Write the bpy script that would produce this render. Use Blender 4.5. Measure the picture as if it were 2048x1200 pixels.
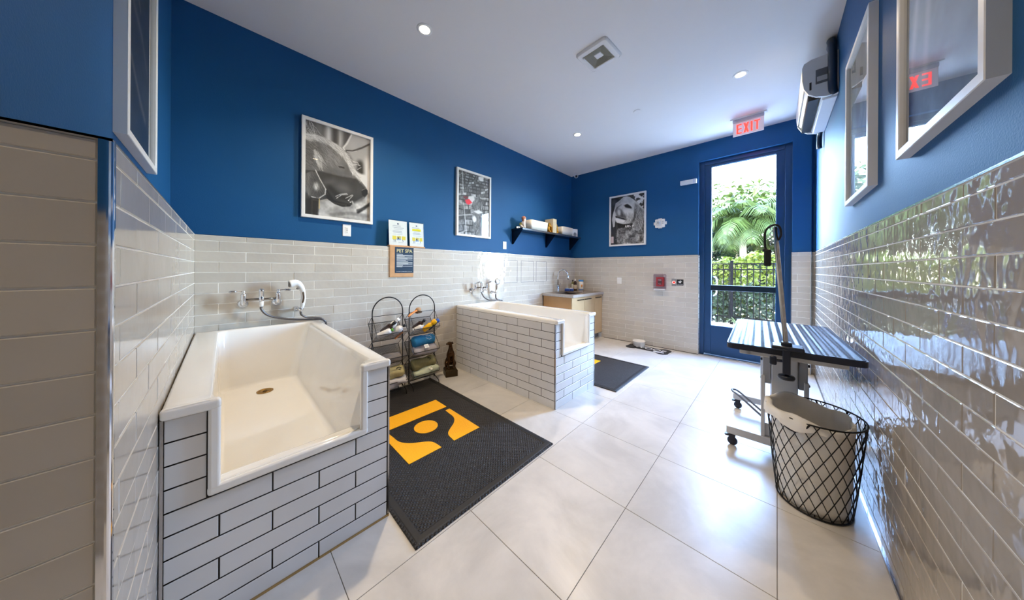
import bpy, bmesh, math, random
import numpy as np
from mathutils import Vector, Matrix, Euler

for o in list(bpy.data.objects): bpy.data.objects.remove(o, do_unlink=True)
scene = bpy.context.scene
COL = scene.collection
PI = math.pi
R = math.radians
random.seed(7)
rng = np.random.RandomState(11)

# ------------------------------------------------------------------ camera
cd = bpy.data.cameras.new('camera')
cd.sensor_width = 36.0; cd.sensor_fit = 'HORIZONTAL'
cd.lens = 552.75 / 2048 * 36
cd.shift_y = -(600 - 538.34) / 2048
cd.clip_start = 0.02; cd.clip_end = 200
cam = bpy.data.objects.new('camera', cd); COL.objects.link(cam)
cam.matrix_world = Matrix.Translation((3.012, 0.145, 1.284)) @ Matrix.Rotation(R(43.79), 4, 'Z') @ Matrix.Rotation(R(90), 4, 'X') @ Matrix.Rotation(R(0.36), 4, 'Z')
scene.camera = cam

# ------------------------------------------------------------------ world, sun, exposure
vs = scene.view_settings
vs.view_transform = 'Standard'; vs.look = 'None'; vs.gamma = 1.0; vs.use_curve_mapping = False
vs.exposure = 0.42
world = bpy.data.worlds.new('sky'); scene.world = world; world.use_nodes = True
nt = world.node_tree
bg = nt.nodes['Background']
sky = nt.nodes.new('ShaderNodeTexSky'); sky.sky_type = 'NISHITA'
sky.sun_disc = False; sky.sun_elevation = R(52); sky.sun_rotation = R(200); sky.air_density = 1.0; sky.dust_density = 0.7; sky.ozone_density = 2.5
nt.links.new(sky.outputs[0], bg.inputs[0]); bg.inputs[1].default_value = 15.0
sd = bpy.data.lights.new('sun', 'SUN'); sd.energy = 7.0; sd.angle = R(1.0); sd.color = (1.0, 0.95, 0.86)
sun = bpy.data.objects.new('sun', sd); COL.objects.link(sun)
sun.rotation_euler = Euler((R(38), 0, R(-20)))       # high, from behind the building
pd = bpy.data.lights.new('door_portal', 'AREA'); pd.shape = 'RECTANGLE'; pd.size = 1.0; pd.size_y = 2.94
pd.cycles.is_portal = True
po = bpy.data.objects.new('door_portal', pd); COL.objects.link(po)
po.location = (2.646, 5.36, 1.47); po.rotation_euler = (R(-90), 0, 0)

# ------------------------------------------------------------------ materials
def lin(c):
    return tuple((x / 12.92 if x <= 0.04045 else ((x + 0.055) / 1.055) ** 2.4) for x in [v / 255.0 for v in c])
MATS = {}
def M(name, rgb, rough=0.5, metal=0.0, var=0.04, nscale=9.0, bump=0.0, bscale=60.0, coat=0.0, trans=0.0, emit=None, estr=0.0, rnd=0.0, spec=None, sub=0.0, world_co=False):
    """Principled material: base colour broken up by noise, optional per-object variation and relief."""
    if name in MATS: return MATS[name]
    m = bpy.data.materials.new(name); m.use_nodes = True
    t = m.node_tree; b = t.nodes['Principled BSDF']
    c = lin(rgb)
    tc = t.nodes.new('ShaderNodeTexCoord')
    geo = t.nodes.new('ShaderNodeNewGeometry')
    co = geo.outputs['Position'] if world_co else tc.outputs['Object']
    no = t.nodes.new('ShaderNodeTexNoise'); no.inputs['Scale'].default_value = nscale; no.inputs['Detail'].default_value = 4
    t.links.new(co, no.inputs['Vector'])
    mix = t.nodes.new('ShaderNodeMix'); mix.data_type = 'RGBA'
    mix.inputs[6].default_value = tuple(min(1, x * (1 - var * 2)) for x in c) + (1,)
    mix.inputs[7].default_value = tuple(min(1, x * (1 + var * 2)) for x in c) + (1,)
    t.links.new(no.outputs[0], mix.inputs[0])
    out = mix.outputs[2]
    if rnd:
        oi = t.nodes.new('ShaderNodeObjectInfo')
        hs = t.nodes.new('ShaderNodeHueSaturation')
        mp = t.nodes.new('ShaderNodeMapRange'); mp.inputs[3].default_value = 1 - rnd; mp.inputs[4].default_value = 1 + rnd
        t.links.new(oi.outputs['Random'], mp.inputs[0]); t.links.new(mp.outputs[0], hs.inputs['Value'])
        t.links.new(out, hs.inputs['Color']); out = hs.outputs[0]
    t.links.new(out, b.inputs['Base Color'])
    b.inputs['Roughness'].default_value = rough; b.inputs['Metallic'].default_value = metal
    if coat: b.inputs['Coat Weight'].default_value = coat; b.inputs['Coat Roughness'].default_value = 0.05
    if trans: b.inputs['Transmission Weight'].default_value = trans
    if spec is not None: b.inputs['Specular IOR Level'].default_value = spec
    if sub: b.inputs['Subsurface Weight'].default_value = sub; b.inputs['Subsurface Radius'].default_value = (.02, .02, .02)
    if emit: b.inputs['Emission Color'].default_value = lin(emit) + (1,); b.inputs['Emission Strength'].default_value = estr
    if bump:
        n2 = t.nodes.new('ShaderNodeTexNoise'); n2.inputs['Scale'].default_value = bscale; n2.inputs['Detail'].default_value = 2
        t.links.new(co, n2.inputs['Vector'])
        bp = t.nodes.new('ShaderNodeBump'); bp.inputs['Strength'].default_value = 1.0; bp.inputs['Distance'].default_value = bump
        t.links.new(n2.outputs[0], bp.inputs['Height']); t.links.new(bp.outputs[0], b.inputs['Normal'])
    MATS[name] = m
    return m

def glass_mat(name, tint=(255, 255, 255), rough=0.0, ior=1.5):
    if name in MATS: return MATS[name]
    m = bpy.data.materials.new(name); m.use_nodes = True
    t = m.node_tree; t.nodes.clear()
    out = t.nodes.new('ShaderNodeOutputMaterial'); mx = t.nodes.new('ShaderNodeMixShader')
    tr = t.nodes.new('ShaderNodeBsdfTransparent'); tr.inputs[0].default_value = lin(tint) + (1,)
    gl = t.nodes.new('ShaderNodeBsdfGlossy'); gl.inputs['Roughness'].default_value = rough
    lw = t.nodes.new('ShaderNodeLayerWeight'); lw.inputs[0].default_value = 0.5
    pw = t.nodes.new('ShaderNodeMath'); pw.operation = 'POWER'; pw.inputs[1].default_value = 5.0; t.links.new(lw.outputs['Facing'], pw.inputs[0])
    f0 = ((ior-1)/(ior+1))**2
    fr = t.nodes.new('ShaderNodeMath'); fr.operation = 'MULTIPLY_ADD'; fr.inputs[1].default_value = 1-f0; fr.inputs[2].default_value = f0; t.links.new(pw.outputs[0], fr.inputs[0])
    no = t.nodes.new('ShaderNodeTexNoise'); no.inputs['Scale'].default_value = 2.0
    bp = t.nodes.new('ShaderNodeBump'); bp.inputs['Strength'].default_value = 0.02; bp.inputs['Distance'].default_value = 0.002
    t.links.new(no.outputs[0], bp.inputs['Height']); t.links.new(bp.outputs[0], gl.inputs['Normal'])
    t.links.new(fr.outputs[0], mx.inputs[0]); t.links.new(tr.outputs[0], mx.inputs[1]); t.links.new(gl.outputs[0], mx.inputs[2])
    t.links.new(mx.outputs[0], out.inputs[0])
    MATS[name] = m
    return m

def vcol_mat(name, rough=0.6):
    if name in MATS: return MATS[name]
    m = bpy.data.materials.new(name); m.use_nodes = True
    t = m.node_tree; b = t.nodes['Principled BSDF']
    a = t.nodes.new('ShaderNodeVertexColor'); a.layer_name = 'Col'
    t.links.new(a.outputs[0], b.inputs['Base Color']); b.inputs['Roughness'].default_value = rough
    MATS[name] = m
    return m

def mesh_screen_mat(name, rgb, scale, fill):
    """fine wire mesh: square holes cut by a procedural grid"""
    if name in MATS: return MATS[name]
    m = M(name, rgb, 0.45, 0.6)
    t = m.node_tree; b = t.nodes['Principled BSDF']; out = t.nodes['Material Output']
    tc = t.nodes.new('ShaderNodeTexCoord'); sp = t.nodes.new('ShaderNodeSeparateXYZ'); t.links.new(tc.outputs['Object'], sp.inputs[0])
    def saw(sock):
        a = t.nodes.new('ShaderNodeMath'); a.operation = 'MULTIPLY'; a.inputs[1].default_value = scale; t.links.new(sock, a.inputs[0])
        f = t.nodes.new('ShaderNodeMath'); f.operation = 'FRACT'; t.links.new(a.outputs[0], f.inputs[0])
        l = t.nodes.new('ShaderNodeMath'); l.operation = 'LESS_THAN'; l.inputs[1].default_value = fill; t.links.new(f.outputs[0], l.inputs[0])
        return l.outputs[0]
    mx = t.nodes.new('ShaderNodeMath'); mx.operation = 'MAXIMUM'
    t.links.new(saw(sp.outputs['Y']), mx.inputs[0]); t.links.new(saw(sp.outputs['Z']), mx.inputs[1])
    tr = t.nodes.new('ShaderNodeBsdfTransparent'); ms = t.nodes.new('ShaderNodeMixShader')
    t.links.new(mx.outputs[0], ms.inputs[0]); t.links.new(tr.outputs[0], ms.inputs[1]); t.links.new(b.outputs[0], ms.inputs[2])
    t.links.new(ms.outputs[0], out.inputs[0])
    return m

def tile_mat(name, rgb, rough, wave, wscale, rnd=0.05, bumpfine=0.0):
    m = M(name, rgb, rough, 0, var=0.05, nscale=5.0, rnd=rnd, bump=wave, bscale=wscale, world_co=True, coat=0.0)
    return m

# ------------------------------------------------------------------ mesh helpers
class MB:
    def __init__(s): s.v = []; s.f = []; s.sm = []; s.tmp = []
    def add(s, vs, fs, smooth=False):
        n = len(s.v); s.v += [tuple(v) for v in vs]
        s.f += [tuple(i + n for i in f) for f in fs]; s.sm += [smooth] * len(fs)
        return s
    def box(s, a, b):
        x0, y0, z0 = a; x1, y1, z1 = b
        return s.add([(x0,y0,z0),(x1,y0,z0),(x1,y1,z0),(x0,y1,z0),(x0,y0,z1),(x1,y0,z1),(x1,y1,z1),(x0,y1,z1)],
              [(0,3,2,1),(4,5,6,7),(0,1,5,4),(1,2,6,5),(2,3,7,6),(3,0,4,7)])
    def bbox(s, a, b, r=0.004, seg=2, mat=None):
        bm = bmesh.new()
        x0,y0,z0 = a; x1,y1,z1 = b
        bmesh.ops.create_cube(bm, size=1.0)
        for v in bm.verts: v.co = Vector(((x0+x1)/2 + v.co.x*(x1-x0), (y0+y1)/2 + v.co.y*(y1-y0), (z0+z1)/2 + v.co.z*(z1-z0)))
        r = min(r, 0.49*min(x1-x0, y1-y0, z1-z0))
        bmesh.ops.bevel(bm, geom=bm.edges[:], offset=r, segments=seg, affect='EDGES', profile=0.5)
        if mat is not None: bmesh.ops.transform(bm, matrix=mat, verts=bm.verts)
        bm.verts.index_update()
        big = sorted((f.calc_area() for f in bm.faces), reverse=True)[5]*0.999
        for f in bm.faces: s.add_raw(f, seg > 1 and f.calc_area() < big)
        n = len(s.v); s.v += [v.co[:] for v in bm.verts]
        s.f += [tuple(i+n for i in q) for q, _ in s.tmp]; s.sm += [m for _, m in s.tmp]; s.tmp = []
        bm.free(); return s
    def add_raw(s, f, sm): s.tmp.append(([v.index for v in f.verts], sm))
    def tube(s, pts, r, n=8, cap=True, closed=False, smooth=True):
        pts = [Vector(p) for p in pts]; m = len(pts)
        rad = r if hasattr(r, '__len__') else [r]*m
        up = None; rings = []
        for i, p in enumerate(pts):
            if closed: d = pts[(i+1) % m] - pts[i-1]
            else: d = pts[min(i+1, m-1)] - pts[max(i-1, 0)]
            if d.length < 1e-9: d = Vector((0,0,1))
            d.normalize()
            if up is None:
                up = Vector((0,0,1)) if abs(d.z) < 0.9 else Vector((1,0,0))
            sx = d.cross(up)
            if sx.length < 1e-6: sx = d.orthogonal()
            sx.normalize(); up = sx.cross(d).normalized()
            rings.append([p + (sx*math.cos(2*PI*k/n) + up*math.sin(2*PI*k/n))*rad[i] for k in range(n)])
        vs = [q for rg in rings for q in rg]; fs = []
        for i in range(m if closed else m-1):
            j = (i+1) % m
            for k in range(n): fs.append((i*n+k, i*n+(k+1) % n, j*n+(k+1) % n, j*n+k))
        if cap and not closed: fs += [tuple(range(n-1, -1, -1)), tuple((m-1)*n+k for k in range(n))]
        return s.add(vs, fs, smooth)
    def lathe(s, prof, n=24, origin=(0,0,0), axis='z', smooth=True, mat=None):
        """prof: list of (radius, height)"""
        vs = []; fs = []; m = len(prof); o = Vector(origin)
        for (r, h) in prof:
            for k in range(n):
                a = 2*PI*k/n; c, q = r*math.cos(a), r*math.sin(a)
                p = {'z': (c, q, h), 'x': (h, c, q), 'y': (q, h, c)}[axis]
                p = Vector(p)
                if mat is not None: p = mat @ p
                vs.append(o + p)
        for i in range(m-1):
            for k in range(n): fs.append((i*n+k, i*n+(k+1) % n, (i+1)*n+(k+1) % n, (i+1)*n+k))
        if prof[0][0] > 1e-6: fs.append(tuple(range(n-1, -1, -1)))
        if prof[-1][0] > 1e-6: fs.append(tuple((m-1)*n+k for k in range(n)))
        return s.add(vs, fs, smooth)
    def prism(s, poly, h0, h1, plane='xy', smooth=False):
        """poly 2D outline extruded from h0 to h1 along the third axis"""
        f3 = {'xy': lambda a,b,h: (a,b,h), 'xz': lambda a,b,h: (a,h,b), 'yz': lambda a,b,h: (h,a,b)}[plane]
        n = len(poly)
        vs = [f3(a,b,h0) for a,b in poly] + [f3(a,b,h1) for a,b in poly]
        fs = [tuple(range(n)), tuple(range(2*n-1, n-1, -1))] + [(i, (i+1) % n, n+(i+1) % n, n+i) for i in range(n)]
        return s.add(vs, fs, smooth)
    def ball(s, c, r, n=12, m=8, mat=None):
        rx, ry, rz = r if hasattr(r, '__len__') else (r, r, r)
        vs = []; fs = []
        for i in range(m+1):
            ph = PI*i/m
            for k in range(n):
                a = 2*PI*k/n
                p = Vector((rx*math.sin(ph)*math.cos(a), ry*math.sin(ph)*math.sin(a), rz*math.cos(ph)))
                if mat is not None: p = mat @ p
                vs.append(Vector(c) + p)
        for i in range(m):
            for k in range(n): fs.append((i*n+k, (i+1)*n+k, (i+1)*n+(k+1) % n, i*n+(k+1) % n))
        return s.add(vs, fs, True)
    def xf(s, mat, start=0):
        s.v = s.v[:start] + [tuple(mat @ Vector(v)) for v in s.v[start:]]; return s
    def mesh(s, name, mat):
        me = bpy.data.meshes.new(name); me.from_pydata(s.v, [], s.f)
        me.polygons.foreach_set('use_smooth', s.sm)
        bm = bmesh.new(); bm.from_mesh(me); bmesh.ops.remove_doubles(bm, verts=bm.verts, dist=1e-6)
        bmesh.ops.recalc_face_normals(bm, faces=bm.faces); bm.to_mesh(me); bm.free()
        if mat: me.materials.append(mat)
        return me
    def build(s, name, mat, parent=None, loc=None, rot=None):
        return link(name, s.mesh(name, mat), parent, loc, rot)

def link(name, data, parent=None, loc=None, rot=None):
    o = bpy.data.objects.new(name, data); COL.objects.link(o)
    if parent: o.parent = parent
    if loc is not None: o.location = loc
    if rot is not None: o.rotation_euler = rot
    return o
def tag(o, label, cat, group=None):
    o['label'] = label; o['category'] = cat
    if group: o['group'] = group
    return o
def thing(name, label, cat, loc=(0,0,0), rot=(0,0,0), group=None):
    o = link(name, None, None, loc, rot); o.empty_display_size = 0.05
    return tag(o, label, cat, group)
def struct(o): o['kind'] = 'structure'; return o
def copy_tree(o, parent=None):
    c = o.copy(); COL.objects.link(c); c.parent = parent
    for ch in list(o.children): copy_tree(ch, c)
    return c
def arc(c, r, a0, a1, n, plane='yz'):
    out = []
    for i in range(n+1):
        a = a0 + (a1-a0)*i/n; p, q = r*math.cos(a), r*math.sin(a)
        out.append({'yz': (c[0], c[1]+p, c[2]+q), 'xz': (c[0]+p, c[1], c[2]+q), 'xy': (c[0]+p, c[1]+q, c[2])}[plane])
    return out
def smooth_path(pts, n=8):
    """Catmull-Rom through pts"""
    P = [Vector(p) for p in pts]; P = [P[0]*2-P[1]] + P + [P[-1]*2-P[-2]]; out = []
    for i in range(1, len(P)-2):
        a, b, c, d = P[i-1], P[i], P[i+1], P[i+2]
        for k in range(n):
            t = k/n
            out.append(0.5*((2*b) + (c-a)*t + (2*a-5*b+4*c-d)*t*t + (3*b-a-3*c+d)*t**3))
    out.append(P[-2]); return out
def text_mesh(txt, size, depth, mat, name='lettering', align='CENTER', bold=0.0, sx=1.0):
    cu = bpy.data.curves.new(name, 'FONT'); cu.body = txt; cu.size = size; cu.extrude = depth; cu.align_x = align; cu.align_y = 'CENTER'; cu.offset = bold
    o = bpy.data.objects.new(name, cu); COL.objects.link(o)
    dg = bpy.context.evaluated_depsgraph_get(); dg.update()
    me = bpy.data.meshes.new_from_object(o.evaluated_get(dg)); me.name = name
    bpy.data.objects.remove(o, do_unlink=True); bpy.data.curves.remove(cu)
    me.materials.clear(); me.materials.append(mat)
    if sx != 1.0: me.transform(Matrix.Scale(sx, 4, (1,0,0)))
    return me
def skin_mesh(name, verts, edges, radii, mat, root=0, sub=2):
    me = bpy.data.meshes.new(name); me.from_pydata(verts, edges, [])
    o = bpy.data.objects.new(name, me); COL.objects.link(o)
    md = o.modifiers.new('skin', 'SKIN'); md.use_smooth_shade = True
    for i, r in enumerate(radii):
        sv = me.skin_vertices[0].data[i]; sv.radius = r if hasattr(r, '__len__') else (r, r); sv.use_root = (i == root)
    ss = o.modifiers.new('sub', 'SUBSURF'); ss.levels = sub; ss.render_levels = sub
    dg = bpy.context.evaluated_depsgraph_get(); dg.update()
    m2 = bpy.data.meshes.new_from_object(o.evaluated_get(dg)); m2.name = name
    bpy.data.objects.remove(o, do_unlink=True)
    m2.materials.clear(); m2.materials.append(mat)
    for p in m2.polygons: p.use_smooth = True
    return m2

# palette
PAINT = M('blue_wall_paint', (27, 85, 135), 0.58, var=0.03, nscale=3, bump=0.0006, bscale=180, world_co=True, spec=0.22)
CEILP = M('ceiling_paint', (236, 234, 233), 0.85, var=0.01, nscale=2, world_co=True)
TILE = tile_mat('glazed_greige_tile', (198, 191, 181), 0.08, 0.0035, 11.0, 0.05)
GROUT = M('light_grout', (240, 237, 230), 0.9, var=0.05, nscale=40, world_co=True)
TILES = tile_mat('glazed_greige_tile_smooth', (198, 191, 181), 0.12, 0.0010, 9.0, 0.05)
TILER = tile_mat('glazed_greige_tile_dimmed', (164, 155, 145), 0.06, 0.0048, 10.0, 0.06)  # greige tile darkened in colour for the right wall's low, grazing light
TUBTILE = tile_mat('white_tub_tile', (222, 221, 220), 0.18, 0.0006, 14.0, 0.03)
DGROUT = M('dark_grout', (34, 29, 28), 0.9, var=0.1, nscale=40, world_co=True)
CHROME = M('chrome', (225, 226, 230), 0.08, 1.0, var=0.02)
STEEL = M('brushed_steel_trim', (176, 176, 180), 0.22, 1.0, var=0.05)
ENAMEL = M('white_enamel', (244, 241, 235), 0.12, 0, var=0.01, coat=0.6)
WHITE = M('white_plastic', (238, 238, 238), 0.35, var=0.01)
WFRAME = M('white_frame_lacquer', (232, 231, 230), 0.4, var=0.02)
BLACK = M('black_metal', (24, 24, 27), 0.38, 0.4, var=0.1)
BLACKP = M('black_plastic', (20, 20, 23), 0.5, var=0.1)
RUBBER = M('black_rubber', (30, 29, 30), 0.55, var=0.15)
DOORM = M('dark_blue_door_paint', (22, 66, 108), 0.32, 0.2, var=0.03)
WOOD = M('light_wood', (196, 150, 104), 0.5, var=0.12, nscale=14)
GLASS = glass_mat('clear_glass')
# ------------------------------------------------------------------ room shell
L, C, W0 = 5.16, 3.22, 3.3763
ROW = 0.078; TOPZ = 1.521; T0 = 0.009; GAP = 0.0042
RWA = math.atan(0.0053)
def RW(off, y, z):               # a point `off` metres in front of the right wall's tile face
    return Vector((W0 - 0.0053*y - off, y, z))
YN = -2.2                        # wall behind the camera

_tile_cache = {}
def tile_data(w, h, mat, t=T0, ch=0.0016):
    key = (round(w, 3), round(h, 3), mat.name, t)
    if key not in _tile_cache:
        w, h = key[0], key[1]
        vs = [(0,0,0),(w,0,0),(w,0,h),(0,0,h),(0,t-ch,0),(w,t-ch,0),(w,t-ch,h),(0,t-ch,h),(ch,t,ch),(w-ch,t,ch),(w-ch,t,h-ch),(ch,t,h-ch)]
        fs = [(0,1,5,4),(1,2,6,5),(2,3,7,6),(3,0,4,7),(4,5,9,8),(5,6,10,9),(6,7,11,10),(7,4,8,11),(8,9,10,11)]
        me = bpy.data.meshes.new('tile'); me.from_pydata(vs, [], [f[::-1] for f in fs]); me.update(); me.materials.append(mat)
        _tile_cache[key] = me
    return _tile_cache[key]
def lay_tiles(parent, face, plane, u0, u1, pitch, anchor, mat, rows=range(20), ztop=TOPZ, skip=None, name='tile', t=T0, GAP=GAP, tilt=0.0042):
    """running-bond tiles; face: '+x','-x','+y','-y'; anchor(row) = u of one joint; skip(u,z) = covered for good by other things"""
    n = 0; tr = random.Random(int(plane*1000)+len(face)+int(u0*77))
    for r in rows:
        z0 = r*ROW; z1 = min(z0+ROW, ztop) - GAP
        if z1 - z0 < 0.01: continue
        a = anchor(r); k = math.floor((u0 - a)/pitch)
        while a + k*pitch < u1:
            p0 = max(a + k*pitch, u0); p1 = min(a + (k+1)*pitch, u1) - GAP; k += 1
            if p1 - p0 < 0.008: continue
            if skip and skip((p0+p1)/2, (z0+z1)/2, p0, p1, z0, z1): continue
            w = p1 - p0
            d = tile_data(w, z1-z0, mat, t)
            if face == '+x': loc, rz = (plane - t, p1, z0), -PI/2
            elif face == '-x': loc, rz = (plane + t, p0, z0), PI/2
            elif face == '-y': loc, rz = (p1, plane + t, z0), PI
            else: loc, rz = (p0, plane - t, z0), 0
            link(name, d, parent, loc, (tr.uniform(-tilt, tilt), 0, rz+tr.uniform(-tilt, tilt))); n += 1
    return n
alt = lambda a, b: (lambda r: a if r % 2 else b)     # odd rows, even rows

# floor: slab with porcelain tiles
fl = MB().box((-0.3, YN-0.2, -0.15), (3.6, L+0.30, -0.0028)).build('floor', M('floor_grout', (120, 114, 106), 0.9, var=0.1, nscale=30)); struct(fl)
FT = M('porcelain_floor_tile', (208, 203, 196), 0.30, var=0.06, nscale=2.2, rnd=0.02, world_co=True, bump=0.0002, bscale=5)
def floor_mottle(m):
    t = m.node_tree; b = t.nodes['Principled BSDF']
    mix = [n for n in t.nodes if n.type == 'MIX'][0]; no = [n for n in t.nodes if n.type == 'TEX_NOISE'][0]
    no.inputs['Detail'].default_value = 8; no.inputs['Roughness'].default_value = 0.62; no.inputs['Distortion'].default_value = 0.6
    mr = t.nodes.new('ShaderNodeMapRange'); mr.inputs[1].default_value = 0.36; mr.inputs[2].default_value = 0.64
    t.links.new(no.outputs[0], mr.inputs[0]); t.links.new(mr.outputs[0], mix.inputs[0])
floor_mottle(FT)
xs = [-0.05, 0.09, 0.675, 1.26, 1.845, 2.43, 3.02, 3.372]
ys = [YN, -1.86, -1.275, -0.69, -0.105, 0.487, 1.06, 1.65, 2.23, 2.81, 3.385, 3.965, 4.545, 5.03, L+0.14]
_fc = {}
for i in range(len(xs)-1):
    for j in range(len(ys)-1):
        w, h = round(xs[i+1]-xs[i]-0.0025, 4), round(ys[j+1]-ys[j]-0.0025, 4)
        if xs[i+1] < 0.05 or (xs[i+1] < 2.1 and ys[j+1] < -0.1): continue
        if (w, h) not in _fc:
            c = 0.0008
            vs = [(0,0,-.01),(w,0,-.01),(w,h,-.01),(0,h,-.01),(0,0,-c),(w,0,-c),(w,h,-c),(0,h,-c),(c,c,0),(w-c,c,0),(w-c,h-c,0),(c,h-c,0)]
            fs = [(0,1,5,4),(1,2,6,5),(2,3,7,6),(3,0,4,7),(4,5,9,8),(5,6,10,9),(6,7,11,10),(7,4,8,11),(8,9,10,11)]
            me = bpy.data.meshes.new('floor_tile'); me.from_pydata(vs, [], fs); me.materials.append(FT); _fc[(w, h)] = me
        link('floor_tile', _fc[(w, h)], fl, (xs[i], ys[j], 0))

ceil = MB().box((-0.3, YN-0.2, C), (3.6, L+0.4, C+0.2)).build('ceiling', CEILP); struct(ceil)

# left (spa) wall: blue paint above, furred-out tiled wainscot below
wl = MB().box((-0.3, -0.3, 0), (-0.10, L+0.3, C)).build('wall_left', PAINT); struct(wl)
MB().box((-0.10, -0.12, 0), (-0.0022, L+0.1, 1.5205)).build('tile_backing', GROUT, wl)
MB().box((-0.102, -0.0, 1.5205), (0.0008, L, 1.5235)).build('ledge_trim', STEEL, wl)
hid = lambda u, z, a, b, c, d: (d < 0.76 and (b < 0.72 or (a > 2.26 and b < 2.96))) or (d < 0.82 and a > 4.10)
lay_tiles(wl, '+x', 0.0, 0.0, L-0.0, 0.297, alt(0.269, 0.121), TILE, skip=hid)

# return wall beside the first bath and the tiled wall end nearest the camera
wr = MB().box((-0.3, YN, 0), (2.095, -0.12, C)).build('wall_return', PAINT); struct(wr)
MB().box((-0.10, -0.12, 0), (2.100, -0.0022, 1.5205)).build('tile_backing', GROUT, wr)
MB().box((2.095, YN, 0), (2.1078, -0.013, 1.5205)).build('tile_backing', GROUT, wr)
MB().box((0, -0.122, 1.5205), (2.1135, 0.0008, 1.5235)).build('ledge_trim', STEEL, wr)
MB().box((2.094, YN, 1.5205), (2.1135, 0.0, 1.5235)).build('ledge_trim', STEEL, wr)
tp = [(2.100 + 0.011*math.cos(a), -0.010 + 0.011*math.sin(a)) for a in [i*PI/2/6 for i in range(7)]] + [(2.094, 0.001), (2.094, -0.016), (2.111, -0.016)]
MB().prism(tp, 0, 1.5235, 'xy').build('corner_trim', CHROME, wr)
lay_tiles(wr, '+y', 0.0, 0.0, 2.098, 0.312, alt(1.897, 2.053), TILES, skip=lambda u, z, a, b, c, d: d < 0.76 and b < 1.50)
lay_tiles(wr, '+x', 2.110, -1.30, -0.013, 0.30, alt(-0.165, -0.013), TILES)

# far wall with the door opening
DX0, DX1, DZ = 2.147, 3.145, 2.945
wf = MB()
wf.box((-0.3, L+0.012, 0), (DX0-0.006, L+0.22, C)); wf.box((DX1+0.006, L+0.012, 0), (3.318, L+0.22, C)); wf.box((3.318, L+0.07, 0), (3.6, L+0.22, C)); wf.box((DX0-0.006, L+0.012, DZ), (DX1+0.006, L+0.22, C))
wf = wf.build('wall_far', PAINT); struct(wf)
MB().box((-0.0, L+0.0022, 0), (DX0-0.003, L+0.02, 1.5205)).build('tile_backing', GROUT, wf)
MB().box((DX1+0.003, L+0.0022, 0), (3.314, L+0.02, 1.5205)).build('tile_backing', GROUT, wf)
MB().box((3.314, L+0.0602, 0), (3.36, L+0.08, 1.5205)).build('tile_backing', GROUT, wf)
MB().box((0, L-0.0008, 1.5205), (DX0, L+0.02, 1.5235)).build('ledge_trim', STEEL, wf)
MB().box((DX1, L-0.0008, 1.5205), (3.316, L+0.02, 1.5235)).build('ledge_trim', STEEL, wf)
for x in (DX0, DX1, 3.316):
    MB().box((x-0.003, L-0.001, 0), (x+0.003, L+0.09 if x < 3.2 else L+0.06, 1.5235)).build('corner_trim', STEEL, wf)
lay_tiles(wf, '-y', L, 0.0, DX0-0.003, 0.311, alt(1.976, 1.8335), TILE, skip=lambda u, z, a, b, c, d: d < 0.80 and b < 0.60)
lay_tiles(wf, '-y', L, DX1+0.003, 3.313, 0.30, alt(3.2, 3.05), TILE)
lay_tiles(wf, '-y', L+0.058, 3.319, 3.352, 0.30, alt(3.3, 3.3), TILE)
MB().box((DX0-0.004, L+0.003, 0), (DX0+0.0022, L+0.092, 1.5205)).build('tile_backing', GROUT, wf)
lay_tiles(wf, '+x', DX0+0.004, L+0.003, L+0.09, 0.12, alt(L+0.003, L+0.003), TILE, t=0.004)

# right wall (very slightly askew)
wrt = MB().box((0.004, YN, 0), (0.2, L+0.3, C)).build('wall_right', PAINT, None, (W0, 0, 0), (0, 0, RWA)); struct(wrt)
MB().box((0.0018, YN, 0), (0.006, L+0.06, 1.5205)).build('tile_backing', GROUT, wrt)
MB().box((-0.001, YN, 1.5205), (0.006, L+0.06, 1.5275)).build('ledge_trim', STEEL, wrt)
MB().box((-0.006, YN, 0.0), (0.004, L+0.06, 0.016)).build('base_trim', STEEL, wrt)
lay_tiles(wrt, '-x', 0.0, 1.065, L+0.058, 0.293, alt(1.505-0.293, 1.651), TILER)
# the same tiling behind the camera, one piece
mb = MB()
for r in range(20):
    a = 1.065; k = 0
    while a > YN:
        b = max(a - (0.146 if (k == 0 and r % 2) else 0.293), YN); k += 1
        z1 = min((r+1)*ROW, TOPZ) - GAP
        mb.box((0.0, b, r*ROW), (0.006, a-GAP, z1)); a = b
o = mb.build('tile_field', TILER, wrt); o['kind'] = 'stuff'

wn = MB().box((2.0, YN-0.2, 0), (3.6, YN, C)).build('wall_near', M('white_wall_paint', (226, 224, 220), 0.7, var=0.02)); struct(wn)

# baseboards / metal strips at the foot of walls
o = MB().box((1.5545, 0.0, 0.0), (1.562, 0.745, 0.009)).build('trim_1', M('brass_edge_strip', (190, 160, 110), 0.25, 0.9)); struct(o)
o = MB().box((0.64, L-0.006, 0.0), (DX0, L, 0.007)).build('trim_2', DGROUT); struct(o)

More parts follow.
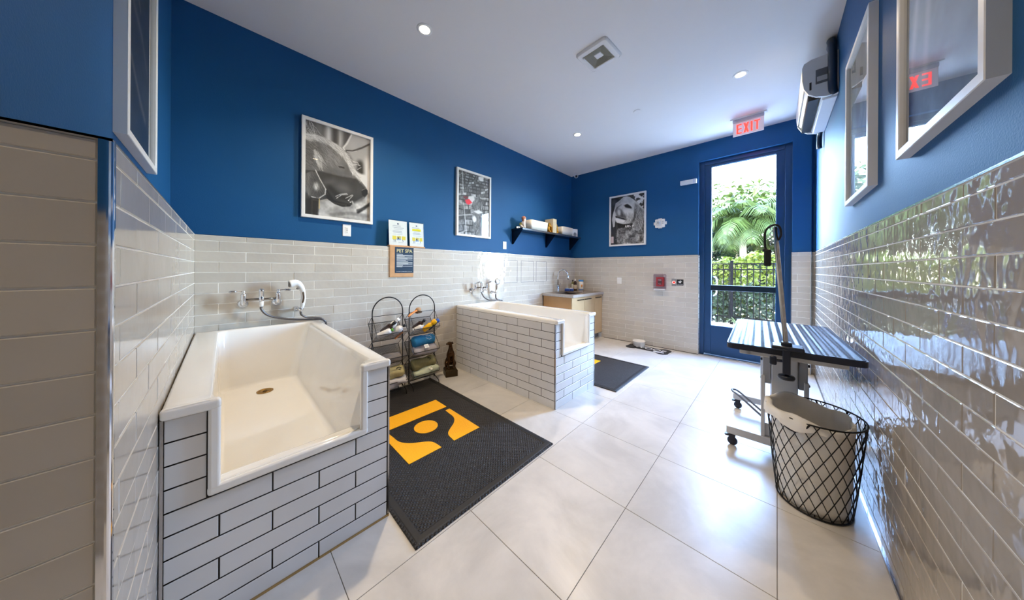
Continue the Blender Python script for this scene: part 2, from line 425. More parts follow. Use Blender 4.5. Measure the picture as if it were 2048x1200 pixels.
# ------------------------------------------------------------------ exit door
dr = struct(link('door_1', None, None, (0, 0, 0)))
y0, y1 = L+0.09, L+0.15
mb = MB()
for (a, b, c, d) in [(DX0-0.008, DX0+0.062, 0, DZ+0.008), (DX1-0.062, DX1+0.010, 0, DZ+0.008), (DX0+0.062, DX1-0.062, DZ-0.058, DZ+0.008)]:
    mb.bbox((a, y0-0.02, c), (b, y1+0.05, d), 0.004, 1)
mb.build('door_frame', DOORM, dr)
lf = MB()
GX0, GX1 = 2.294, 2.998
lf.bbox((DX0+0.058, y0, 0.02), (GX0, y1, DZ-0.053), 0.004, 1); lf.bbox((GX1, y0, 0.02), (DX1-0.058, y1, DZ-0.053), 0.004, 1)
lf.bbox((GX0-0.004, y0, 0.02), (GX1+0.004, y1, 0.455), 0.004, 1); lf.bbox((GX0-0.004, y0, 2.852), (GX1+0.004, y1, DZ-0.053), 0.004, 1)
lf.build('door_leaf', DOORM, dr)
MB().bbox((GX0-0.004, y0-0.004, 0.985), (GX1+0.004, y1+0.004, 1.065), 0.006, 2).build('push_bar', M('dark_bar_paint', (14, 36, 52), 0.3, 0.3), dr)
for (a, b) in ((0.450, 0.99), (1.06, 2.856)):
    MB().box((GX0-0.005, y0+0.026, a), (GX1+0.005, y0+0.032, b)).build('pane', GLASS, dr)
hp = smooth_path([(2.315, y1, 1.19), (2.315, y1+0.05, 1.185), (2.345, y1+0.06, 1.15), (2.345, y1+0.06, 0.95), (2.315, y1+0.05, 0.90), (2.315, y1, 0.895)], 6)
MB().tube(hp, 0.009, 8).build('pull_handle', CHROME, dr)
MB().box((DX0+0.02, y0+0.004, DZ-0.075), (DX0+0.06, y0-0.012, DZ-0.058)).build('door_contact', WHITE, dr)
MB().bbox((DX0, L+0.01, 0), (DX1, L+0.24, 0.012), 0.003, 1).build('threshold', STEEL, dr)
# ------------------------------------------------------------------ raised dog baths
F, TW, TH = 1.572, 0.742, 0.815
DRAIN = M('brass_drain', (168, 132, 76), 0.3, 0.9)
def make_bath(y0, label, j_side, j_front, notch=(0.105, 0.635)):
    t = thing('dog_bath', label, 'dog bath', (0.003, y0, 0), group='raised tiled dog baths')
    n0, n1 = notch
    # tiled surround: two side walls and a front wall cut out for the step-in notch
    sb = MB()
    sb.box((0.0, 0.0018, 0), (1.5522, 0.03, 0.778)); sb.box((0.0, TW-0.03, 0), (1.5522, TW-0.0018, 0.778))
    sb.box((1.52, 0.002, 0), (1.5522, TW-0.002, 0.474)); sb.box((1.52, 0.002, 0.474), (1.5522, n0+0.004, 0.778)); sb.box((1.52, n1-0.004, 0.474), (1.5522, TW-0.002, 0.778))
    sb.build('surround', DGROUT, t)
    lay_tiles(t, '-y', 0.0, 0.0, 1.545, 0.3135, j_side, TUBTILE, rows=range(10), ztop=10, GAP=0.0046, tilt=0.0008)
    lay_tiles(t, '+y', TW, 0.0, 1.545, 0.3135, j_side, TUBTILE, rows=range(10), ztop=10, GAP=0.0046, tilt=0.0008)
    lay_tiles(t, '+x', 1.554, 0.008, TW-0.006, 0.303, j_front, TUBTILE, rows=range(6), ztop=10, GAP=0.0046, tilt=0.0008)
    for (a, b) in ((0.008, n0+0.002), (n1-0.002, TW-0.006)):
        lay_tiles(t, '+x', 1.554, a, b, 5.0, lambda r, a=a: a, TUBTILE, rows=range(6, 10), ztop=10, GAP=0.0046, tilt=0.0008)
    for yy in (0.0, TW):
        MB().box((1.5455, yy-0.001 if yy == 0 else yy-0.007, 0), (1.5555, yy+0.007 if yy == 0 else yy+0.001, 0.778)).build('corner_trim', STEEL, t)
    # enamel basin lofted from the floor up the walls and over the rim
    lev = [(.400,.150,.530,.185,0),(.404,.132,.548,.168,0),(.42,.124,.556,.158,0),(.46,.121,.566,.150,0),(.496,.120,.575,.144,0),(.503,.120,.577,.142,1),
           (.78,.118,.650,.075,1),(.803,.117,.657,.070,1),(.812,.112,.662,.065,1),(.8155,.102,.672,.055,1),(.8155,.012,.728,.010,2),(.811,.003,.737,.002,2),(.80,0,.742,0,2),(.779,0,.742,0,2)]
    vs = []; fs = []
    for (z, yl, yr, xb, md) in lev:
        r = 0.06 if md < 2 else 0.012
        xe = F-0.045 if md == 0 else F-0.004
        nl, nr = (n0+0.018, n1-0.018) if md == 1 else (yl, yr)
        if md == 1 and z > 0.81: nl -= 0.012; nr += 0.012
        p = [(xe, nl), (F-0.062, nl), (F-0.085, yl)] + [(1.1, yl), (0.6, yl)]
        p += [(xb+r-r*math.sin(a), yl+r-r*math.cos(a)) for a in [i*PI/2/5 for i in range(6)]]
        p += [(xb, 0.37)]
        p += [(xb+r-r*math.cos(a), yr-r+r*math.sin(a)) for a in [i*PI/2/5 for i in range(6)]]
        p += [(0.6, yr), (1.1, yr), (F-0.085, yr), (F-0.062, nr), (xe, nr)]
        vs += [(a, b, z) for a, b in p]; npt = len(p)
    for i in range(len(lev)-1):
        for k in range(npt-1): fs.append((i*npt+k, i*npt+k+1, (i+1)*npt+k+1, (i+1)*npt+k))
    fs.append(tuple(range(npt)))
    mb = MB().add(vs, fs, True)
    mb.bbox((F-0.085, 0.04, 0.36), (F-0.028, TW-0.04, 0.503), 0.014, 3)                 # low front wall and sill
    mb.bbox((F-0.026, n0, 0.474), (F, n1, 0.507), 0.010, 3)                             # front flange round the notch
    mb.bbox((F-0.0275, n0+0.001, 0.478), (F-0.0015, n0+0.033, 0.810), 0.009, 3); mb.bbox((F-0.0275, n1-0.033, 0.478), (F-0.0015, n1-0.001, 0.810), 0.009, 3)
    mb.bbox((F-0.034, -0.0012, 0.7782), (F+0.001, n0+0.034, 0.8163), 0.012, 4); mb.bbox((F-0.034, n1-0.034, 0.7782), (F+0.001, TW+0.0012, 0.8163), 0.012, 4)
    mb.build('basin', ENAMEL, t)
    d = MB().lathe([(0.046, 0.400), (0.046, 0.404), (0.040, 0.406), (0.034, 0.403), (0.033, 0.396), (0.0, 0.394)], 28, (0.37, 0.35, 0.0015)).build('drain', DRAIN, t)
    MB().lathe([(0.014, 0.398), (0.012, 0.405), (0.0, 0.406)], 14, (0.37, 0.35, 0)).build('stopper', M('dark_brass', (88, 66, 36), 0.35, 0.9), d)
    return t
make_bath(0.003, 'white raised dog bath with dark-grouted tiles in the corner beside the return wall', alt(0.139, 0.299), alt(0.284, 0.137))
make_bath(2.245, 'white raised dog bath with dark-grouted tiles standing mid wall beside the sink cabinet', alt(0.139, 0.299), alt(0.144, 0.296), (0.092, 0.622))

# ------------------------------------------------------------------ wall faucets and hand showers
HOSE = M('grey_braided_hose', (104, 100, 100), 0.3, 0.7, var=0.1, nscale=300)
def faucet(y, z, label, levers):
    t = thing('wall_faucet', label, 'faucet', (0, y, z), group='wall-mounted bath faucets')
    for s in (-1, 1):
        yy = s*0.101
        MB().lathe([(0.0, 0), (0.034, 0.0), (0.034, 0.006), (0.020, 0.014), (0.013, 0.02)], 20, (0.0005, yy, -0.03), 'x').build('escutcheon', CHROME, t)
        vb = MB().tube(smooth_path([(0.01, yy, -0.03), (0.06, yy, -0.03), (0.085, yy, -0.015), (0.09, yy, 0.02), (0.09, yy, 0.045)], 5), 0.017, 12)
        vb.lathe([(0.018, 0.04), (0.018, 0.05), (0.010, 0.055), (0.009, 0.07), (0.012, 0.075), (0.0, 0.08)], 14, (0.09, yy, 0))
        vb = vb.build('valve_body', CHROME, t)
        if levers == 'out': pts = [(0.09, yy, 0.07), (0.095, yy+s*0.035, 0.073), (0.10, yy+s*0.055, 0.072), (0.103, yy+s*0.08, 0.071)]
        else: pts = [(0.09, yy, 0.07), (0.11, yy+0.01, 0.074), (0.135, yy+0.02, 0.082), (0.155, yy+0.026, 0.09)]
        MB().tube(smooth_path(pts, 4), [0.0042]*5 + [0.005, 0.009, 0.0095, 0.008] + [0.0095, 0.0085, 0.007, 0.003], 8).build('lever', STEEL, t)
    MB().tube([(0.09, -0.101, 0.008), (0.09, 0.101, 0.008)], 0.0075, 10).build('cross_bar', M('dark_chrome', (120, 112, 104), 0.15, 1.0), t)
    MB().lathe([(0.0, -0.012), (0.013, -0.012), (0.017, 0.0), (0.017, 0.02), (0.014, 0.024), (0.016, 0.03), (0.016, 0.06), (0.018, 0.064), (0.018, 0.078), (0.013, 0.088), (0.0, 0.09)], 16, (0.09, 0, 0)).build('vacuum_breaker', CHROME, t)
    MB().lathe([(0.011, -0.052), (0.0135, -0.045), (0.0145, -0.012), (0.0, -0.012)], 14, (0.09, 0, 0)).build('hose_nut', WHITE, t)
    return t
faucet(0.351, 1.030, 'chrome two-lever wall faucet above the corner bath', 'out')
faucet(2.585, 1.022, 'chrome two-lever wall faucet above the bath beside the sink cabinet', 'front')

def hand_shower(label, holder, hpath, hrad, hose1, hose2, head, grip):
    t = thing('hand_shower', label, 'hand shower', holder, group='hand showers on hoses')
    h = Vector(holder)
    loc = lambda pts: [Vector(p)-h for p in pts]
    mb = MB().lathe([(0.0, 0.0), (0.022, 0.0), (0.022, 0.005), (0.010, 0.012), (0.010, 0.05)], 16, (-h.x+0.0005, 0, 0), 'x')
    mb.lathe([(0.020, -0.012), (0.021, 0.012)], 16, (Vector(hpath[0])-h) + Vector((0, 0, 0.018)))
    mb.build('wall_holder', CHROME, t)
    hs = MB().tube(loc(smooth_path(hpath, 5)), hrad, 14).build('handset', WHITE, t)
    head(t, h, hs)
    pp = loc(smooth_path(grip, 5))
    MB().tube(pp, [0.002] + [0.0065]*(len(pp)-2) + [0.002], 8).build('grip', M('dark_grip_rubber', (84, 62, 40), 0.5), hs)
    MB().tube(loc(smooth_path(hose1, 8)), 0.0085, 10).build('hose', HOSE, t)
    MB().tube(loc(smooth_path(hose2, 8)), 0.0085, 10).build('hose', HOSE, t)
    return t
def head1(t, h, hs):
    MB().lathe([(0.0, -0.006), (0.022, -0.005), (0.026, 0.0), (0.027, 0.006)], 20, Vector((0.1165, 0.5185, 1.1490))-h, 'y').build('spray_face', M('grey_spray_face', (120, 116, 112), 0.4), hs)
    MB().ball(Vector((0.124, 0.575, 1.112))-h, (0.006, 0.013, 0.009)).build('trigger', M('grey_button', (110, 102, 94), 0.4), hs)
n5 = 5*5+1
hand_shower('white curved hand shower hanging beside the corner bath faucet', (0.075, 0.583, 0.930),
    [(0.085, 0.600, 0.915), (0.09, 0.612, 0.97), (0.09, 0.617, 1.05), (0.10, 0.602, 1.115), (0.11, 0.566, 1.158), (0.116, 0.520, 1.149)],
    [0.011 + 0.009*min(1, i/8) - 0.003*max(0, 1-abs(i-10)/5) + 0.011*max(0, (i-13)/12) for i in range(n5)],
    [(0.09, 0.351, 0.985), (0.09, 0.352, 0.955), (0.08, 0.39, 0.905), (0.06, 0.47, 0.868), (0.05, 0.58, 0.842), (0.045, 0.70, 0.826), (0.05, 0.752, 0.822), (0.05, 0.785, 0.80), (0.04, 0.80, 0.74)],
    [(0.085, 0.600, 0.915), (0.08, 0.607, 0.885), (0.065, 0.645, 0.855), (0.055, 0.71, 0.843), (0.05, 0.758, 0.828), (0.045, 0.79, 0.79)],
    head1, [(0.106, 0.610, 0.985), (0.110, 0.617, 1.03), (0.110, 0.612, 1.085)])
def head2(t, h, hs):
    m = Matrix.Rotation(R(78), 3, 'Y')
    c = Vector((0.105, 2.872, 1.105))-h
    MB().lathe([(0.0, -0.03), (0.03, -0.022), (0.043, -0.006), (0.043, 0.004), (0.036, 0.008), (0.0, 0.008)], 24, c, mat=m).build('spray_head', STEEL, hs)
    MB().lathe([(0.034, 0.008), (0.032, 0.011), (0.0, 0.011)], 24, c, mat=m).build('spray_face', M('white_spray_face', (214, 214, 212), 0.3), hs)
hand_shower('round-headed hand shower standing upright over the bath beside the sink cabinet', (0.06, 2.86, 0.948),
    [(0.075, 2.872, 0.925), (0.078, 2.872, 0.97), (0.082, 2.872, 1.03), (0.088, 2.872, 1.075), (0.094, 2.872, 1.10)],
    [0.010 + 0.006*math.sin(PI*i/20) for i in range(4*5+1)],
    [(0.09, 2.585, 0.975), (0.09, 2.60, 0.945), (0.075, 2.66, 0.885), (0.06, 2.76, 0.842), (0.05, 2.87, 0.828), (0.045, 2.94, 0.832), (0.05, 3.02, 0.818), (0.04, 3.05, 0.77)],
    [(0.075, 2.872, 0.925), (0.07, 2.875, 0.895), (0.055, 2.90, 0.855), (0.05, 2.945, 0.832), (0.05, 3.01, 0.815)],
    head2, [(0.095, 2.872, 0.985), (0.099, 2.872, 1.02), (0.100, 2.872, 1.06)])

# ------------------------------------------------------------------ rubber floor mats with a yellow emblem
def mat_rubber():
    m = M('studded_rubber', (36, 34, 35), 0.42, var=0.12, nscale=6)
    t = m.node_tree; b = t.nodes['Principled BSDF']
    tc = t.nodes.new('ShaderNodeTexCoord'); vo = t.nodes.new('ShaderNodeTexVoronoi'); vo.inputs['Scale'].default_value = 62; vo.inputs['Randomness'].default_value = 0.12
    mp = t.nodes.new('ShaderNodeMapping'); mp.inputs['Rotation'].default_value = (0, 0, R(45)); t.links.new(tc.outputs['Object'], mp.inputs[0]); t.links.new(mp.outputs[0], vo.inputs['Vector'])
    mr = t.nodes.new('ShaderNodeMapRange'); mr.inputs[1].default_value = 0.25; mr.inputs[2].default_value = 0.62; mr.inputs[3].default_value = 1; mr.inputs[4].default_value = 0
    t.links.new(vo.outputs['Distance'], mr.inputs[0])
    bp = t.nodes.new('ShaderNodeBump'); bp.inputs['Distance'].default_value = 0.012; bp.inputs['Strength'].default_value = 1.0
    t.links.new(mr.outputs[0], bp.inputs['Height']); t.links.new(bp.outputs[0], b.inputs['Normal'])
    return m
MATR = mat_rubber()
YEL = M('yellow_rubber', (247, 176, 10), 0.55, var=0.04, nscale=80, bump=0.0015, bscale=120)
def floor_mat(x0, x1, y0, y1, label, lcx, lcy):
    t = thing('floor_mat', label, 'floor mat', ((x0+x1)/2, (y0+y1)/2, 0.0005), group='rubber mats in front of the baths')
    a, b = (x1-x0)/2, (y1-y0)/2
    MB().bbox((-a, -b, 0), (a, b, 0.0085), 0.003, 1).build('field', MATR, t)
    mb = MB(); e = 0.05
    prof = [(0, 0.0), (0.004, 0.005), (0.018, 0.0105), (0.044, 0.0115), (0.05, 0.0085)]
    for i in range(4):
        for j in range(len(prof)-1):
            o0, h0 = prof[j]; o1, h1 = prof[j+1]
            c0 = [(-a+o0, -b+o0), (a-o0, -b+o0), (a-o0, b-o0), (-a+o0, b-o0)]; c1 = [(-a+o1, -b+o1), (a-o1, -b+o1), (a-o1, b-o1), (-a+o1, b-o1)]
            k = (i+1) % 4
            mb.add([c0[i]+(h0,), c0[k]+(h0,), c1[k]+(h1,), c1[i]+(h1,)], [(0, 1, 2, 3)])
    mb.build('border', RUBBER, t)
    ox, oy = lcx-(x0+x1)/2, lcy-(y0+y1)/2
    hz0, hz1 = 0.0080, 0.0105
    piece = lambda poly: MB().prism([(p+ox, q+oy) for p, q in poly], hz0, hz1).build('emblem', YEL, t)
    piece([(-0.34, -0.295), (-0.15, -0.295), (-0.15, 0.295), (-0.34, 0.295)])
    piece([(0.01 + 0.092*math.cos(k*2*PI/28), 0.092*math.sin(k*2*PI/28)) for k in range(28)])
    cv = [(-0.10, 0.25), (-0.03, 0.245), (0.035, 0.24), (0.085, 0.22), (0.13, 0.18), (0.165, 0.13), (0.20, 0.085), (0.24, 0.062), (0.325, 0.053)]
    q = [(p.x, p.y) for p in smooth_path([(c[0], c[1], 0) for c in cv], 3)]
    for s in (1, -1): piece([(-0.10, s*0.295)] + [(p, s*v) for p, v in q] + [(0.325, s*0.295)])
    return t
floor_mat(0.09, 1.832, 0.755, 1.825, 'studded black rubber mat with a yellow emblem before the wire racks', 0.965, 1.28)
floor_mat(0.31, 1.802, 2.992, 4.035, 'studded black rubber mat lying past the bath by the sink cabinet', 0.915, 3.50)
# ------------------------------------------------------------------ flat prints painted as vertex colours
class Canvas:
    def __init__(s, nx, ny, g=0.5):
        s.nx, s.ny = nx, ny
        s.X, s.Y = np.meshgrid((np.arange(nx)+0.5)/nx, (np.arange(ny)+0.5)/ny)
        s.c = np.zeros((ny, nx, 3)) + np.array(g if hasattr(g, '__len__') else (g, g, g))
    def blur(s, a, k):
        for ax in (0, 1):
            if k < 1: break
            pad = [(0, 0), (0, 0)]; pad[ax] = (k, k)
            b = np.cumsum(np.pad(a, pad, mode='edge'), axis=ax); b = np.insert(b, 0, 0, axis=ax)
            n = a.shape[ax]; i = np.arange(n)
            a = (np.take(b, i+2*k+1, axis=ax) - np.take(b, i, axis=ax))/(2*k+1)
        return a
    def put(s, m, col, alpha=1.0):
        col = np.array(col if hasattr(col, '__len__') else (col,)*3) if not isinstance(col, np.ndarray) else col
        if col.ndim == 2: col = col[..., None]
        s.c = s.c*(1-(m*alpha)[..., None]) + col*(m*alpha)[..., None]; return s
    def mask(s, pts, soft=1):
        m = np.zeros(s.X.shape, bool); n = len(pts)
        for i in range(n):
            x0, y0 = pts[i]; x1, y1 = pts[(i+1) % n]
            if y0 == y1: continue
            cr = ((y0 > s.Y) != (y1 > s.Y)) & (s.X < (x1-x0)*(s.Y-y0)/(y1-y0)+x0)
            m ^= cr
        return s.blur(m.astype(float), soft)
    def poly(s, pts, col, soft=1, alpha=1.0): return s.put(s.mask(pts, soft), col, alpha)
    def ell(s, cx, cy, rx, ry, col, soft=1, alpha=1.0):
        return s.put(s.blur((((s.X-cx)/rx)**2 + ((s.Y-cy)/ry)**2 < 1).astype(float), soft), col, alpha)
    def stroke(s, pts, w, col, soft=0, alpha=1.0):
        asp = s.ny/s.nx; d = np.full(s.X.shape, 9.0)
        for (x0, y0), (x1, y1) in zip(pts[:-1], pts[1:]):
            dx, dy = x1-x0, (y1-y0)*asp; ll = dx*dx+dy*dy+1e-12
            t = np.clip(((s.X-x0)*dx+(s.Y-y0)*asp*dy)/ll, 0, 1)
            d = np.minimum(d, np.hypot(s.X-x0-t*dx, (s.Y-y0)*asp-t*dy))
        return s.put(s.blur((d < w/2).astype(float), soft), col, alpha)
    def noise(s, fx, fy, oct=3, seed=1):
        r = np.random.RandomState(seed); out = np.zeros(s.X.shape); a = 1; tot = 0
        for o in range(oct):
            gx, gy = int(fx*2**o)+2, int(fy*2**o)+2; g = r.rand(gy+1, gx+1)
            x, y = s.X*(gx-1), s.Y*(gy-1); i, j = x.astype(int), y.astype(int); u, v = x-i, y-j
            u = u*u*(3-2*u); v = v*v*(3-2*v)
            out += a*((g[j, i]*(1-u)+g[j, i+1]*u)*(1-v)+(g[j+1, i]*(1-u)+g[j+1, i+1]*u)*v); tot += a; a *= .55
        return out/tot
    def hair(s, n, region, length, ang, w, val, seed=0, alpha=0.6):
        """n short strokes of fur inside mask `region`; ang(x,y) direction in radians"""
        r = np.random.RandomState(seed); ys, xs_ = np.where(region > 0.6)
        if len(xs_) == 0: return s
        for _ in range(n):
            k = r.randint(len(xs_)); x, y = s.X[0, xs_[k]], s.Y[ys[k], 0]
            a = ang(x, y) + r.normal()*0.25; ll = length*(0.5+r.rand())
            v = val[0] + (val[1]-val[0])*r.rand()
            m = int(ll*s.nx)+1
            for q in range(m+1):
                px = int((x + math.cos(a)*ll*q/m)*s.nx); py = int((y + math.sin(a)*ll*q/m*s.nx/s.ny)*s.ny)
                if 0 <= px < s.nx and 0 <= py < s.ny: s.c[py, px] = s.c[py, px]*(1-alpha)+v*alpha
        return s
def print_mesh(cv, w, h, name='print', rough=0.6, srgb=True):
    """grid mesh w x h (x right, z up, facing -y), colours from the canvas"""
    ny, nx = cv.ny, cv.nx
    gx, gz = np.meshgrid(np.linspace(-w/2, w/2, nx), np.linspace(h/2, -h/2, ny))
    co = np.stack([gx, np.zeros_like(gx), gz], -1).reshape(-1, 3)
    me = bpy.data.meshes.new(name); me.vertices.add(nx*ny); me.vertices.foreach_set('co', co.ravel())
    i = (np.arange(ny-1)[:, None]*nx + np.arange(nx-1)[None, :]).ravel()
    q = np.stack([i, i+nx, i+nx+1, i+1], -1)
    me.loops.add(q.size); me.loops.foreach_set('vertex_index', q.ravel().astype(np.int32))
    me.polygons.add(len(q)); me.polygons.foreach_set('loop_start', (np.arange(len(q))*4).astype(np.int32))
    me.update(calc_edges=True)
    c = np.clip(cv.c, 0, 1); l = np.where(c <= 0.04045, c/12.92, ((c+0.055)/1.055)**2.4)
    col = np.concatenate([l, np.ones((ny, nx, 1))], -1).reshape(-1)
    at = me.color_attributes.new('Col', 'FLOAT_COLOR', 'POINT'); at.data.foreach_set('color', col.astype(np.float32))
    me.materials.append(vcol_mat('print_ink_%.1f' % rough, rough))
    return me

def art_profile_dog():
    cv = Canvas(230, 340)
    def q(pts):
        o = []
        for x, y in pts:
            tp = 92+.32*(x-110); bt = 1045+.116*(x-118); o.append(((x-112)/636, (y-tp)/(bt-tp)))
        return o
    X, Y = cv.X, cv.Y
    cv.put(np.ones_like(X), 0.16+0.34*cv.noise(6, 2, 3, 3))
    for cx, w, v in ((0.33, 0.05, .92), (0.50, 0.04, .85), (0.20, .03, .5), (0.43, .03, .15), (0.62, .04, .2)): cv.ell(cx, 0.10, w, 0.13, v, 9, .85)
    tuft = q([(112,100),(170,112),(215,180),(190,250),(112,240)])
    cv.poly(tuft, 0.35, 6, .8); cv.hair(110, cv.mask(tuft), .10, lambda x, y: 1.05, 1, (.1, 1.0), 5, .75)
    cv.poly(q([(500,410),(745,330),(745,1000),(560,700),(560,500)]), 0.66, 8)
    cv.ell(0.83, 0.43, 0.075, 0.15, 0.12, 9); cv.ell(0.95, 0.42, 0.05, 0.2, 0.88, 9, .9); cv.ell(0.74, 0.36, .03, .06, .6, 5)
    cv.poly(q([(560,580),(640,630),(745,660),(745,840),(660,760)]), 0.84, 4)
    cv.poly(q([(112,850),(300,870),(560,940),(748,880),(748,1118),(118,1045)]), cv.noise(8, 12, 3, 8)*0.6+0.42, 6)
    cv.stroke(q([(620,1020),(700,970),(748,940)]), .045, 0.08, 3); cv.stroke(q([(610,1000),(690,985)]), .03, 0.25, 3); cv.stroke(q([(330,1050),(520,1030),(740,1060)]), .03, .25, 6, .7)
    cv.poly(q([(548,232),(745,300),(745,335),(620,390),(500,405),(458,372)]), 0.52+0.25*cv.noise(3, 3, 2, 4), 1); cv.stroke(q([(470,398),(560,405),(660,373),(745,338)]), .022, .15, 2); cv.stroke(q([(548,236),(500,330),(462,372),(480,396)]), .022, .92, 2); cv.stroke(q([(500,410),(560,412),(600,405)]), .008, .9, 1)
    head = q([(112,235),(200,243),(300,283),(400,338),(470,398),(520,458),(548,520),(560,575),(620,675),(700,765),(722,805),(722,838),(690,882),(600,908),(556,912),(560,935),(535,962),(460,967),(380,938),(310,885),(250,900),(112,960)])
    hm = cv.mask(head, 1)
    cv.put(hm, 0.40 + 0.18*(cv.noise(7, 9, 4, 9)-0.5))
    cv.put(hm*cv.mask(q([(112,600),(250,612),(420,655),(600,685),(722,805),(722,838),(600,908),(535,962),(380,938),(250,900),(112,960)]), 2), 0.17+0.07*cv.noise(7, 7, 3, 2))  # hard-edged dark band of a glass reflection, painted into the print
    cv.put(hm*cv.mask(q([(360,730),(480,720),(560,790),(530,850),(420,800)]), 16), 0.40, .8)
    cv.put(hm*cv.mask(q([(260,690),(400,680),(380,740),(280,770)]), 10), 0.36, .7)
    cv.put(hm*cv.mask(q([(600,740),(690,800),(640,860),(560,850)]), 12), 0.26, .6)
    cv.put(hm*cv.mask(q([(300,780),(380,900),(540,945),(560,935),(535,962),(440,965),(310,885)]), 4), .05)
    cv.put(hm*cv.mask(q([(300,760),(330,740),(420,830),(540,880),(520,900),(400,870)]), 8), .08, .8)
    cv.put(hm*cv.mask(q([(250,380),(380,380),(460,480),(420,560),(300,520)]), 20), .58, .6)
    cv.put(hm*cv.mask(q([(112,330),(220,340),(300,430),(250,560),(112,560)]), 12), .30, .7)
    rim = cv.mask(q([(112,232),(200,240),(300,280),(400,335),(470,395),(520,455),(552,520),(572,590),(640,690),(625,690),(540,610),(505,530),(455,460),(390,395),(300,325),(200,290),(112,295)]), 3)
    cv.put(rim, 0.80); cv.hair(900, rim, .06, lambda x, y: 0.3+0.95*x, 1, (.5, 1.0), 2, .6)
    cv.hair(700, cv.mask(q([(112,300),(300,330),(420,440),(430,560),(112,560)]), 1), .05, lambda x, y: 0.5+x, 1, (.15, .75), 3, .35)
    cv.hair(120, cv.mask(q([(180,380),(240,400),(260,500),(230,560),(190,470)]), 1), .10, lambda x, y: 1.15, 1, (.6, .95), 13, .6)
    ear = q([(118,640),(165,612),(215,620),(258,700),(300,790),(295,840),(255,878),(215,886),(160,860),(118,820)])
    cv.poly(ear, 0.20+0.22*cv.noise(6, 4, 3, 6), 1); cv.stroke(q([(205,600),(245,690),(298,790),(292,842),(235,884),(170,868)]), .014, .85, 1); cv.stroke(q([(150,640),(135,760),(150,850)]), .03, .5, 4, .7); cv.ell(*q([(212,765)])[0], .035, .045, .85, 6)
    cv.hair(160, cv.mask(ear), .06, lambda x, y: 1.25, 1, (.05, .65), 8, .4)
    nose = q([(690,775),(720,800),(722,838),(690,868),(660,845),(655,800)]); cv.poly(nose, .05, 2); cv.stroke(q([(660,800),(700,782)]), .012, .45, 1); cv.ell(*q([(706,826)])[0], .01, .008, 0.0, 1)
    cv.stroke(q([(425,562),(448,566),(470,574)]), .022, .06, 2); cv.stroke(q([(420,548),(460,556)]), .01, .5, 1)
    for p in ([(390,862),(440,838),(505,832)], [(400,880),(450,845),(510,842)], [(490,880),(560,845)], [(520,900),(565,850)], [(560,510),(610,520),(628,548)], [(560,545),(600,540),(640,552)], [(612,590),(650,570)]):
        cv.stroke(q(p), .008, .95, 1)
    cv.poly(q([(545,905),(565,905),(598,975),(588,990)]), .65, 1); cv.ell(*q([(520,902)])[0], .011, .007, 1, 1); cv.ell(*q([(538,918)])[0], .011, .007, 1, 1)
    cv.poly(q([(118,890),(240,880),(230,1060),(118,1045)]), .13, 3); cv.stroke(q([(241,890),(241,985)]), .014, (.8, .72, .5), 1)
    return cv
def art_cobbles_dog():
    cv = Canvas(170, 256)
    def q(pts): return [((x-139)/416, (y-(135+.31*(x-138)))/((1040+.11*(x-140))-(135+.31*(x-138)))) for x, y in pts]
    cv.put(np.ones_like(cv.X), 0.10+0.18*cv.noise(12, 16, 3, 5))
    r = np.random.RandomState(4)
    yy = 0.0; k = 0
    while yy < 1.1:
        hh = 0.030+0.085*yy; x = -0.12*r.rand(); k += 1
        while x < 1:
            w = (0.10+0.16*yy)*(0.75+0.5*r.rand()); g = .30+.42*r.rand()
            sk = lambda a: -0.10*(a-0.3)*(1-.4*yy) + .012*math.sin(9*a+k)
            jx = lambda: r.normal()*.006
            cv.poly([(x+.014+jx(), yy+.008+sk(x)), (x+w-.014+jx(), yy+.008+sk(x+w)), (x+w-.012+jx(), yy+hh-.006+sk(x+w)), (x+.012+jx(), yy+hh-.006+sk(x))], g*(0.55+0.9*cv.noise(18, 22, 3, int(abs(x)*100)+k)), 1, .95)
            x += w
        yy += hh
    for pr in ([(140,622),(330,626)],[(140,782),(320,766)],[(208,600),(228,800),(250,1050)],[(160,1032),(250,992)],[(190,150),(200,330),(205,480)],[(350,530),(555,545)]): cv.stroke(q(pr), .026, .86, 2, .8)
    cv.poly(q([(405,230),(475,235),(470,300),(430,295),(400,260)]), .88, 2)
    body = q([(340,700),(470,700),(480,1070),(350,1060),(330,850)])
    cv.poly(body, .34, 2); cv.hair(360, cv.mask(body), .10, lambda x, y: 1.6, 1, (.12, .9), 2, .55)
    cv.ell(*q([(350,830)])[0], .065, .055, .92, 3)
    hd = q([(325,600),(350,540),(420,525),(465,600),(468,700),(420,740),(340,720),(320,660)])
    cv.poly(hd, .20, 2); cv.hair(420, cv.mask(hd), .11, lambda x, y: 1.7, 1, (.06, .85), 1, .55)
    cv.poly(q([(330,720),(410,700),(470,740),(400,760)]), .88, 2)
    cv.poly(q([(270,510),(340,500),(355,560),(300,620),(260,600)]), .84, 2); cv.poly(q([(225,560),(280,550),(320,600),(270,632),(240,610)]), (.90, .10, .22), 1); cv.poly(q([(200,510),(270,515),(260,540),(215,540)]), (.45, .1, .15), 1)
    return cv
